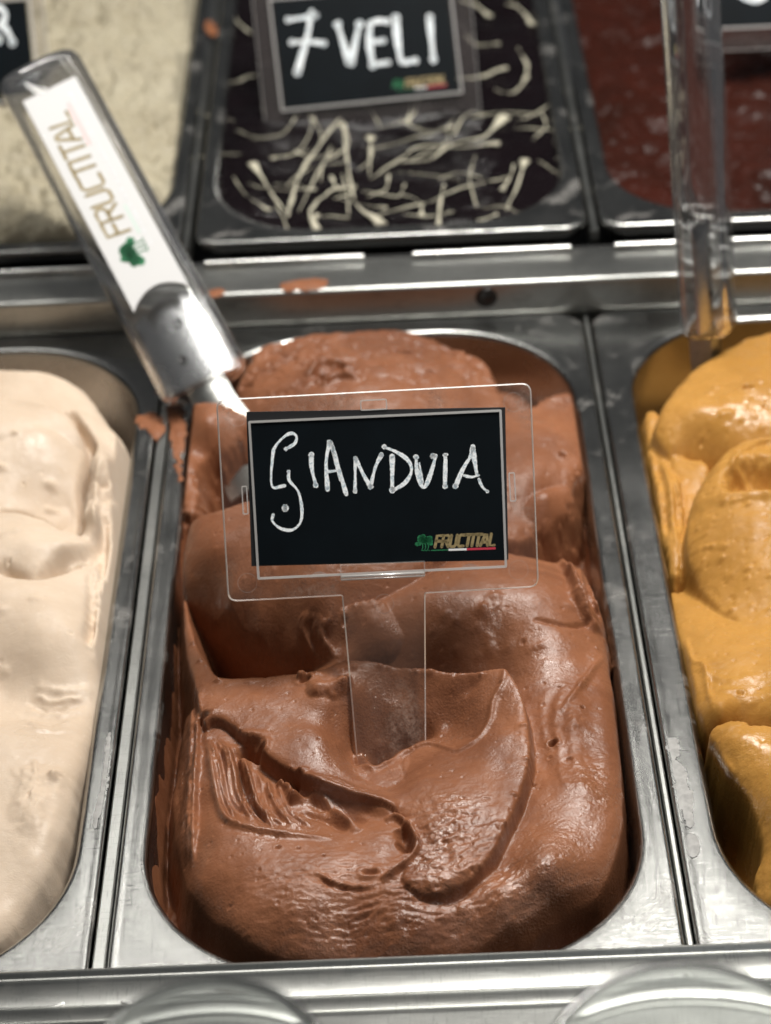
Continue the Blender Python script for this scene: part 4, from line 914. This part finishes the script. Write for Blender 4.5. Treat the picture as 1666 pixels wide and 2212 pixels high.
def round_poly(P, R, n=6):
    out = []; m = len(P); P = [np.asarray(p, float) for p in P]
    for i in range(m):
        r = R[i] if hasattr(R, '__len__') else R
        a, b, c = P[i - 1], P[i], P[(i + 1) % m]
        u = (a - b) / np.linalg.norm(a - b); v = (c - b) / np.linalg.norm(c - b)
        if r <= 0.01: out.append(b); continue
        p0, p1 = b + u * r, b + v * r
        for k in range(n + 1):
            t = k / n; out.append((1 - t) ** 2 * p0 + 2 * t * (1 - t) * b + t * t * p1)
    return out

# simple bold italic print face drawn with strokes (unit box 0..1 tall)
GLY = {'F': (0.62, [[(0.1, 0), (0.1, 1), (0.66, 1)], [(0.1, 0.52), (0.54, 0.52)]]), 'R': (0.72, [[(0.1, 0), (0.1, 1), (0.52, 1), (0.66, 0.88), (0.66, 0.62), (0.52, 0.5), (0.1, 0.5)], [(0.36, 0.5), (0.68, 0)]]),
       'U': (0.74, [[(0.1, 1), (0.1, 0.14), (0.2, 0), (0.52, 0), (0.64, 0.14), (0.64, 1)]]), 'C': (0.68, [[(0.64, 0.98), (0.22, 1), (0.1, 0.86), (0.1, 0.14), (0.22, 0), (0.62, 0.02)]]),
       'T': (0.60, [[(0.0, 1), (0.62, 1)], [(0.31, 1), (0.31, 0)]]), 'I': (0.32, [[(0.14, 0), (0.14, 1)]]), 'A': (0.74, [[(0.0, 0), (0.3, 1), (0.42, 1), (0.68, 0)], [(0.14, 0.3), (0.58, 0.3)]]), 'L': (0.56, [[(0.1, 1), (0.1, 0), (0.56, 0)]])}
def wordmark(word, width, height, weight, shear=0.22):
    adv = sum(GLY[c][0] for c in word); k = width / (adv * height); x = 0; out = []
    for c in word:
        V = []; F = []
        for st in GLY[c][1]:
            v, f = ribbon([((x + p[0] * height * k) + shear * p[1] * height, p[1] * height) for p in st], weight, 6)
            F += [tuple(i + len(V) for i in q) for q in f]; V += v
        out.append((V, F)); x += GLY[c][0] * height * k
    return out
def tree_mark(w, hgt, seed=1):
    rr = random.Random(seed); V = []; F = []
    def disc(cx, cyy, r):
        k = len(V); V.extend(blob((cx, cyy), r, rr.random(), 10)); F.append(tuple(range(k, k + 10)))
    for k in range(22):
        a = rr.uniform(0, math.pi); q = rr.uniform(0.0, 0.36); disc(0.5 * w + q * w * math.cos(a) * 1.05, 0.56 * hgt + q * hgt * math.sin(a) * 0.9, 0.14 * w)
    for cx, cyy in ((0.12, 0.42), (0.85, 0.42), (0.25, 0.46), (0.72, 0.48)): disc(cx * w, cyy * hgt, 0.12 * w)
    for x in (0.4, 0.55, 0.7):
        v, f = ribbon([(x * w, 0.5 * hgt), ((x + 0.01) * w, 0.2 * hgt), ((x - 0.05) * w, 0.03 * hgt), ((x + .05) * w, 0.0)], 0.05 * w, 6); k = len(V); V.extend(v); F.extend([tuple(i + k for i in q) for q in f])
    return V, F

def put(sg, name, V, F, org, ang, z, mat, parent):
    ca, sa = math.cos(ang), math.sin(ang)
    return sg.flat(name, [(org[0] + v[0] * ca - v[1] * sa, org[1] + v[0] * sa + v[1] * ca) for v in V], F, z, 0.0, mat, parent)

def logo(sg, org, ang, s, z, parent):
    put(sg, 'tree_emblem', *tree_mark(6.0 * s, 5.2 * s), org, ang, z + 0.01, M_GREEN, parent)
    o2 = (org[0] + 6.0 * s * math.cos(ang) - 1.0 * s * math.sin(ang), org[1] + 6.0 * s * math.sin(ang) + 1.0 * s * math.cos(ang))
    V = []; F = []
    for v, f in wordmark('FRUCTITAL', 19.2 * s, 3.6 * s, 0.95 * s):
        F += [tuple(i + len(V) for i in q) for q in f]; V += v
    put(sg, 'brand_lettering', V, F, o2, ang, z + 0.012, M_GOLD, parent)
    for a, b, m in ((5.0, 10.6, M_GREEN), (10.6, 16.4, M_WPRINT), (16.4, 25.6, M_RPRINT)):
        wv = 0.16 if m is M_GREEN else 0.34
        put(sg, 'underline', [(a * s, -wv * s), (b * s, -wv * s), (b * s, wv * s), (a * s, wv * s)], [(0, 1, 2, 3)], org, ang, z + 0.011, m, parent)

def sign_holder(sg, root, O, sheet, clean=False):
    """O: outline in local mm (T shape)"""
    ho = sg.slab('holder', O, -1.1, 1.1, [sheet, M_EDGE], root, 0.36)
    return ho

# --- the gianduia sign, square to the lens and stuck in the gelato
sg = Sign((815, 1060), 697.0, 3.15, None)
S = lambda x, y: sg.L(x, y)
base = sg.P(S(845, 1700), 0)
R1 = empty('name_sign', base)
O = round_poly([S(467, 863), S(1147, 827), S(1164, 1268), S(919, 1282), S(921, 1700), S(776, 1700), S(739, 1287), S(493, 1300)], [3.2, 3.2, 3.2, 0.5, 1.5, 1.5, 0.5, 3.2])
ho = sign_holder(sg, R1, O, M_SHEET)
win = round_poly([S(537, 910), S(1083, 885), S(1095, 1226), S(557, 1252)], 0.6, 3)
sg.frame('window_rim', win, 0.75, 1.1, 2.3, M_EDGE, ho)
def slot(c0, c1, nm='slot'):
    a, b = S(*c0), S(*c1)
    pl = round_poly([(a[0], a[1]), (b[0], a[1]), (b[0], b[1]), (a[0], b[1])], 0.5, 4)
    sg.frame(nm, pl, 0.35, 1.1, 1.75, M_EDGE, ho)
slot((778, 865), (837, 885)); slot((522, 1050), (538, 1111)); slot((1098, 1021), (1115, 1083))
cl = round_poly([S(735, 1219), S(918, 1211), S(919, 1243), S(736, 1252)], 0.4, 3)
sg.frame('clip_rim', cl, 0.4, 1.1, 2.6, M_EDGE2, ho)
mb = MB(); a, b = S(737, 1246), S(917, 1237)
for off, r in ((0.0, 0.42), (-0.95, 0.3)):
    dv = np.array([0, off]); mb.loops(tube_loops([sg.P(a - dv * -1, 2.2), sg.P(b - dv * -1, 2.2)], r, 8), cap0=True, cap1=True)
mb.build('clip_bar', M_EDGE, ho, True)
for c in ((514, 900), (1109, 869), (535, 1259), (1120, 1231), (830, 1304)): sg.ring('ejector_ring', S(*c), 3.1, 0.14, 1.12, M_EDGE2, ho)
for c in ((690, 1245), (1015, 1228)):
    q = S(*c); sg.flat('bump_stop', [(q[0] + 3 * math.cos(t), q[1] - .6 + 2.2 * math.sin(t)) for t in np.linspace(0, math.pi, 12)], [tuple(range(12))], 1.15, 0.0, M_EDGE2, ho)
# cards
back = [S(533, 890), S(1091, 880), S(1098, 1209), S(544, 1223)]
sg.slab('backing_card', back, 1.15, 1.45, [M_CARDB, M_CARDB], R1, 0.05)
card = [S(542, 912), S(1080, 887), S(1093, 1210), S(556, 1220)]
co = sg.slab('card', card, 1.5, 1.9, [M_CARD, M_CARD], R1, 0.05)
ZC = 1.93
def GC(x, y): return S((500 + x / 1.851) * 0.8641, (920 + y / 1.851) * 0.8641)
def letter(sgn, conv, strokes, parent, z, seed, mat=M_CHALK):
    rr = random.Random(seed); V = []; F = []
    for st in strokes:
        pts, w0 = st[0], st[1] * 1.12; dots = st[2] if len(st) > 2 else ''
        C = spline([conv(*p) for p in pts], 8) if len(pts) > 2 else np.array([conv(*pts[0]) + (conv(*pts[1]) - conv(*pts[0])) * t for t in np.linspace(0, 1, 14)])
        C = C + np.array([[rr.uniform(-.05, .05), rr.uniform(-.05, .05)] for _ in C])
        v, f = ribbon(C, [w0 * (0.95 + 0.22 * math.sin(0.33 * i + seed) + rr.uniform(-.09, .09)) for i, _ in enumerate(C)], 8)
        F += [tuple(i + len(V) for i in q) for q in f]; V += v
        for ch, c in (('a', C[0]), ('b', C[-1])):
            if ch in dots:
                k = len(V); V += blob(c, w0 * 0.68, rr.random()); F.append(tuple(range(k, k + 14)))
    return sgn.flat('letter', V, F, z, 0.0, mat, parent)
LET = [
    [([(400, 375), (440, 350), (448, 318), (425, 303), (390, 320), (350, 365), (338, 410), (335, 545), (392, 545)], 0.85, 'a'), ([(412, 480), (415, 520), (455, 570), (472, 640), (468, 710), (430, 748), (375, 742), (338, 710), (340, 680)], 0.8, 'a'), ([(392, 648), (400, 648)], 1.9, '')],
    [([(516, 402), (520, 470), (537, 542)], 1.2, 'ab')],
    [([(592, 562), (585, 440), (600, 345)], 1.15, 'b'), ([(605, 345), (640, 450), (668, 550), (678, 585)], 1.15, ''), ([(615, 360), (622, 420), (650, 520)], 0.7, ''), ([(590, 480), (650, 475)], 0.75, '')],
    [([(718, 570), (720, 420)], 1.0, 'ab'), ([(722, 420), (755, 490), (790, 550)], 1.2, 'b'), ([(790, 550), (812, 460), (840, 402)], 1.1, 'b')],
    [([(890, 565), (890, 410)], 1.35, 'a'), ([(852, 365), (910, 390), (965, 430), (978, 480), (950, 530), (892, 568)], 1.05, 'a')],
    [([(1000, 412), (1005, 480), (1025, 545), (1045, 545), (1070, 480), (1092, 405)], 1.15, 'a'), ([(1075, 403), (1078, 410)], 1.5, ''), ([(1015, 440), (1030, 530)], 0.6, '')],
    [([(1136, 405), (1133, 548)], 1.1, 'b'), ([(1128, 405), (1142, 402)], 1.0, '')],
    [([(1182, 547), (1215, 470), (1250, 410), (1262, 365)], 1.15, 'a'), ([(1262, 372), (1270, 430), (1280, 490)], 1.25, ''), ([(1222, 498), (1255, 505), (1290, 497)], 0.75, ''), ([(1290, 515), (1305, 548), (1328, 572)], 0.75, 'b')],
]
for k, st in enumerate(LET): letter(sg, GC, st, co, ZC, 100 + k)
lg = S(897, 1190)
logo(sg, lg, math.radians(-1.2), 0.995, ZC, co)
tag(R1, 'clear plastic sign with black card reading GIANDUIA, stuck in the brown gelato', 'sign')

# --- signs of the back row
def back_sign(cpx, depth, tilt, card_px, hold_px, stem_px, strokes, conv, label, logo_px=None, lscale=1.0):
    g = Sign(cpx, depth, tilt, None)
    Lc = lambda q: g.L(*q)
    H = [Lc(q) for q in hold_px]; s0 = [Lc(q) for q in stem_px]
    root = empty('name_sign', g.P((s0[0] + s0[-1]) / 2, 0))
    O = round_poly([H[0], H[1], H[2], s0[3], s0[2], s0[1], s0[0], H[3]], [3, 3, 3, .5, 1, 1, .5, 3])
    hd = g.slab('holder', O, -1.1, 1.1, [M_SHEET2, M_EDGE], root, 0.28)
    Cc = [Lc(q) for q in card_px]; cen = sum(Cc) / 4
    g.frame('window_rim', round_poly([cen + (q - cen) * 1.05 for q in Cc], 0.6, 3), 0.9, 1.1, 2.3, M_EDGE, hd)
    cc = g.slab('card', Cc, 1.3, 1.9, [M_CARD, M_CARD], root, 0.05)
    for k, st in enumerate(strokes): letter(g, lambda x, y: g.L(*conv(x, y)), st, cc, 1.93, 300 + k + int(abs(cpx[0])))
    if logo_px: logo(g, Lc(logo_px), math.radians(1.6), lscale, 1.93, cc)
    tag(root, label, 'sign')
    return root
def C7(x, y): return ((600 + x / 2.563) * 0.8641, y / 2.563 * 0.8641)
V7 = [[([(310, 132), (400, 120), (485, 105)], 1.9, 'ab'), ([(462, 80), (430, 250), (368, 468)], 2.4, 'b'), ([(335, 278), (440, 272), (540, 284)], 1.9, 'ab')],
      [([(628, 165), (700, 405)], 2.4, 'a'), ([(766, 160), (712, 405)], 2.4, 'ab')],
      [([(835, 150), (830, 280), (850, 425)], 2.2, 'b'), ([(820, 160), (880, 140), (945, 143)], 2.0, 'b'), ([(840, 275), (920, 268)], 1.9, 'b'), ([(850, 420), (950, 405)], 1.7, 'b')],
      [([(1000, 120), (1010, 260), (1032, 405)], 2.6, 'a'), ([(1040, 408), (1125, 393)], 2.0, 'b')],
      [([(1215, 118), (1225, 240), (1240, 385)], 2.3, 'ab')]]
back_sign((790, 120), 1018.0, 4.6, [(590, 4), (965, -24), (990, 198), (617, 236)], [(537, -70), (1010, -105), (1040, 258), (575, 296)], [(748, 280), (770, 470), (868, 462), (862, 270)], V7, C7,
          'clear plastic sign with black card reading 7 VELI above the white drizzle', (848, 198), 0.98)
def CRr(x, y): return (x / 6.145 * 0.8641, y / 6.145 * 0.8641)
VR = [[([(-150, 120), (-140, 400), (-130, 640)], 2.4, 'ab'), ([(-150, 130), (0, 140), (85, 200), (80, 320), (0, 400), (-130, 420)], 2.3, ''), ([(0, 410), (90, 450), (150, 530), (205, 665)], 2.4, 'b')],
      [([(-20, 620), (-15, 625)], 3.0, 'a')]]
back_sign((-120, 110), 1018.0, 4.0, [(-315, 30), (58, 2), (80, 212), (-295, 244)], [(-365, -30), (88, -66), (116, 246), (-335, 296)], [(-170, 285), (-160, 480), (-66, 470), (-60, 275)], VR, CRr,
          'clear plastic sign with black card ending in a chalk letter R', None)
def CO(x, y): return (x, y)
VO = [[([(1630, -60), (1600, -40), (1598, -10), (1628, 4), (1655, -12), (1656, -42), (1632, -60)], 2.4, '')]]
back_sign((1740, -60), 1010.0, 2.2, [(1545, -165), (1920, -180), (1930, 44), (1553, 60)], [(1500, -235), (1965, -255), (1980, 92), (1512, 112)], [(1690, 104), (1700, 300), (1796, 296), (1800, 100)], VO, CO,
          'clear plastic sign with black card standing in the dark red sorbet', None)
# ------------------------------------------------------------------ spatulas
def frame_from(p0, p1, facing):
    """axes of a handle from its lower to its upper end; facing = direction its flat face looks"""
    u = (p1 - p0) / np.linalg.norm(p1 - p0); n = facing - u * np.dot(facing, u); n /= np.linalg.norm(n); r = np.cross(u, n)
    return u, r, n
def sup(r, n, a, b, e, k=28):
    out = []
    for i in range(k):
        t = 2 * math.pi * i / k; c, s_ = math.cos(t), math.sin(t)
        out.append(r * a * math.copysign(abs(c) ** (2 / e), c) + n * b * math.copysign(abs(s_) ** (2 / e), s_))
    return out
def spatula(p0, p1, facing, hw, ht, label, lab=True, tang=0.26, e=3.0, cut=False):
    u, r, n = frame_from(p0, p1, facing); Ln = np.linalg.norm(p1 - p0)
    tip = p0 - u * 46
    root = empty('spatula', tip)
    mb = MB(); L = []
    prof = [(0.0, 0.55), (0.8, 0.80), (2.2, 0.93), (4.5, 1.0)] + [(4.5 + (Ln - 12) * k / 6, 1.0) for k in range(1, 6)] + [(Ln - 6, 1.0), (Ln - 3.2, 0.95), (Ln - 1.4, 0.85), (Ln - 0.3, 0.68), (Ln, 0.45)]
    for s, k in prof: L.append([tuple(p0 + u * s + q) for q in sup(r, n, hw * (1 - (1 - k) * 0.6), ht * k, e)])
    mb.loops(L, cap0=True, cap1=True); hd = sharp(mb.build('handle', M_ACRYL, root), 50)
    # steel tang set in the lower end of the handle, then the blade
    tl = Ln * tang; mb = MB(); L = []; K = 14
    for s in np.linspace(2.5, tl, 10):
        top = s / tl
        wv = hw * 0.86; cur = 3.6
        row = []
        for i in range(K):
            x = -1 + 2 * i / (K - 1)
            sh = 6.5 * (1 - x * x) if top > 0.85 else 0
            row.append(tuple(p0 + u * (s - (6.5 - sh) * (top > 0.85)) + r * wv * x + n * (ht * 0.25 - cur * x * x)))
        for i in reversed(range(K)):
            x = -1 + 2 * i / (K - 1)
            row.append(tuple(p0 + u * s + r * wv * x + n * (ht * 0.25 - 1.4 - cur * x * x)))
        L.append(row)
    mb.loops(L, cap0=True, cap1=True); tg = sharp(mb.build('tang', M_POL, root), 40)
    for q in (0.36, 0.72):
        mb = MB(); cpos = p0 + u * tl * q + r * (0.1 - 0.3 * (q < 0.5)) * hw + n * (ht * 0.25 + 0.1); 
        mb.loops([[tuple(cpos + rad * (math.cos(t) * r + math.sin(t) * u) + n * z) for t in np.linspace(0, 2 * math.pi, 16, endpoint=False)] for rad, z in ((2.0, 0.0), (1.9, 0.25), (1.3, 0.2), (1.1, -0.2))], cap1=True)
        mb.build('rivet', M_SCREW, tg, True)
    mb = MB(); L = []
    for s, w_, t_ in ((2.0, hw * 0.45, 4.2), (-8, hw * 0.45, 4.2), (-14, hw * 0.5, 3.6), (-24, hw * 0.6, 1.2), (-46, hw * 0.7, 0.6)):
        row = []
        for i in range(9):
            x = -1 + i / 4; row.append(tuple(p0 + u * s + r * w_ * x + n * (t_ - 2.5 * x * x)))
        for i in reversed(range(9)):
            x = -1 + i / 4; row.append(tuple(p0 + u * s + r * w_ * x + n * (-t_ - 2.5 * x * x)))
        L.append(row)
    mb.loops(L, cap0=True, cap1=True); sharp(mb.build('blade', M_RAIL, root), 40)
    if lab:
        sg2 = Sign.__new__(Sign); sg2.c = p0; sg2.ax = r; sg2.ay = u; sg2.az = n
        x0, y0, y1 = -hw * 0.66, tl + 1.0, Ln - 18
        pl = [(x0, y0 - 5.5)] + [(-x0 * t, y0 - 5.5 + 6.5 * (1 - t * t)) for t in np.linspace(-1, 1, 14)] + [(-x0, y0 - 5.5), (-x0, y1), (x0, y1)]
        zf = ht + 0.62
        ls = sg2.slab('label', pl[1:15] + pl[16:], zf - 0.5, zf, [M_LABEL, M_LABEL], root, 0.05)
        # printing, reading from the blade up towards the end of the handle
        def pr(nm, V, F, org, mat, sc=1.0):
            put(sg2, nm, V, F, org, math.pi / 2, zf + 0.08, mat, ls)
        s = (y1 - y0) / 92.0
        pr('tree_emblem', *tree_mark(13 * s, 10 * s, 4), (3.2 * s + 1.0, y0 + 10 * s), M_GREEN)
        V = []; F = []
        for v, f in wordmark('FRUCTITAL', 56 * s, 8.0 * s, 1.35 * s, 0.14):
            F += [tuple(i + len(V) for i in q) for q in f]; V += v
        pr('brand_lettering', V, F, (1.6 * s, y0 + 24 * s), M_GOLD)
        pr('underline', [(0, -.45 * s), (13 * s, -.45 * s), (13 * s, .45 * s), (0, .45 * s)], [(0, 1, 2, 3)], (3.6 * s + .6, y0 + 22 * s), M_PALEG)
        pr('underline', [(0, -.6 * s), (20 * s, -.6 * s), (20 * s, .6 * s), (0, .6 * s)], [(0, 1, 2, 3)], (3.6 * s, y0 + 63 * s), M_PINK)
        rr = random.Random(3); V = []; F = []; x = 0
        while x < 70 * s:
            w = rr.uniform(0.35, 0.8) * s; hh = rr.uniform(0.9, 1.5) * s; k = len(V)
            V += [(x, 0), (x + w, 0), (x + w, hh), (x, hh)]; F.append((k, k + 1, k + 2, k + 3)); x += w + rr.choice((0.35, 0.4, 1.1)) * s
        pr('small_print', V, F, (6.6 * s, y0 + 16 * s), M_GREYP)
    tag(root, label, 'spatula', None)
    return root
spatula(at_depth(449, 838, 846), at_depth(80, 148, 905), -CD + 0.10 * CR, 18.0, 9.0, 'clear handled spatula with white printed label standing in the brown gelato')
spatula(at_depth(1533, 722, 852), at_depth(1478, -260, 800), -CD * 0.35 + CR * 0.94, 14.0, 10.3, 'clear handled spatula turned edge-on, standing in the caramel gelato', lab=False)

# ------------------------------------------------------------------ glass cups standing on the front ledge
def cup(cpx, rad, ztop, label, hgt=46):
    c = bp(cpx[0], cpx[1], ztop); root = empty('glass_cup', (c[0], c[1], ztop - hgt))
    pr = [(rad * 0.62, ztop - hgt), (rad * 0.70, ztop - hgt + 1.0), (rad * 0.92, ztop - 14), (rad * 0.985, ztop - 4), (rad + 0.6, ztop - 2.2), (rad + 1.0, ztop - 1.0), (rad + 0.6, ztop - 0.1), (rad - 0.4, ztop + 0.1), (rad - 1.5, ztop - 0.5), (rad - 2.0, ztop - 2.2), (rad * 0.90 - 2, ztop - 14), (rad * 0.68 - 1.4, ztop - hgt + 4), (rad * 0.3, ztop - hgt + 4.5), (0.5, ztop - hgt + 4.5)]
    mb = MB(); n = 72
    mb.loops([[(c[0] + r * math.cos(2 * math.pi * k / n), c[1] + r * math.sin(2 * math.pi * k / n), z) for k in range(n)] for r, z in pr], cap0=True, cap1=True)
    mb.build('bowl', M_CUP, root, True)
    tag(root, label, 'cup')
def cup_at(px, py, rad_px, ztop, label):
    c = bp(px, py, ztop); dep = float(np.dot(c - CC, CD))
    cup((px, py), rad_px * dep / F_PX, ztop, label, ztop + 14)
cup_at(442, 2322, 272, 108, 'smaller clear glass cup on the front ledge before the brown gelato')
cup_at(1497, 2322, 320, 112, 'larger clear glass cup on the front ledge before the caramel gelato')
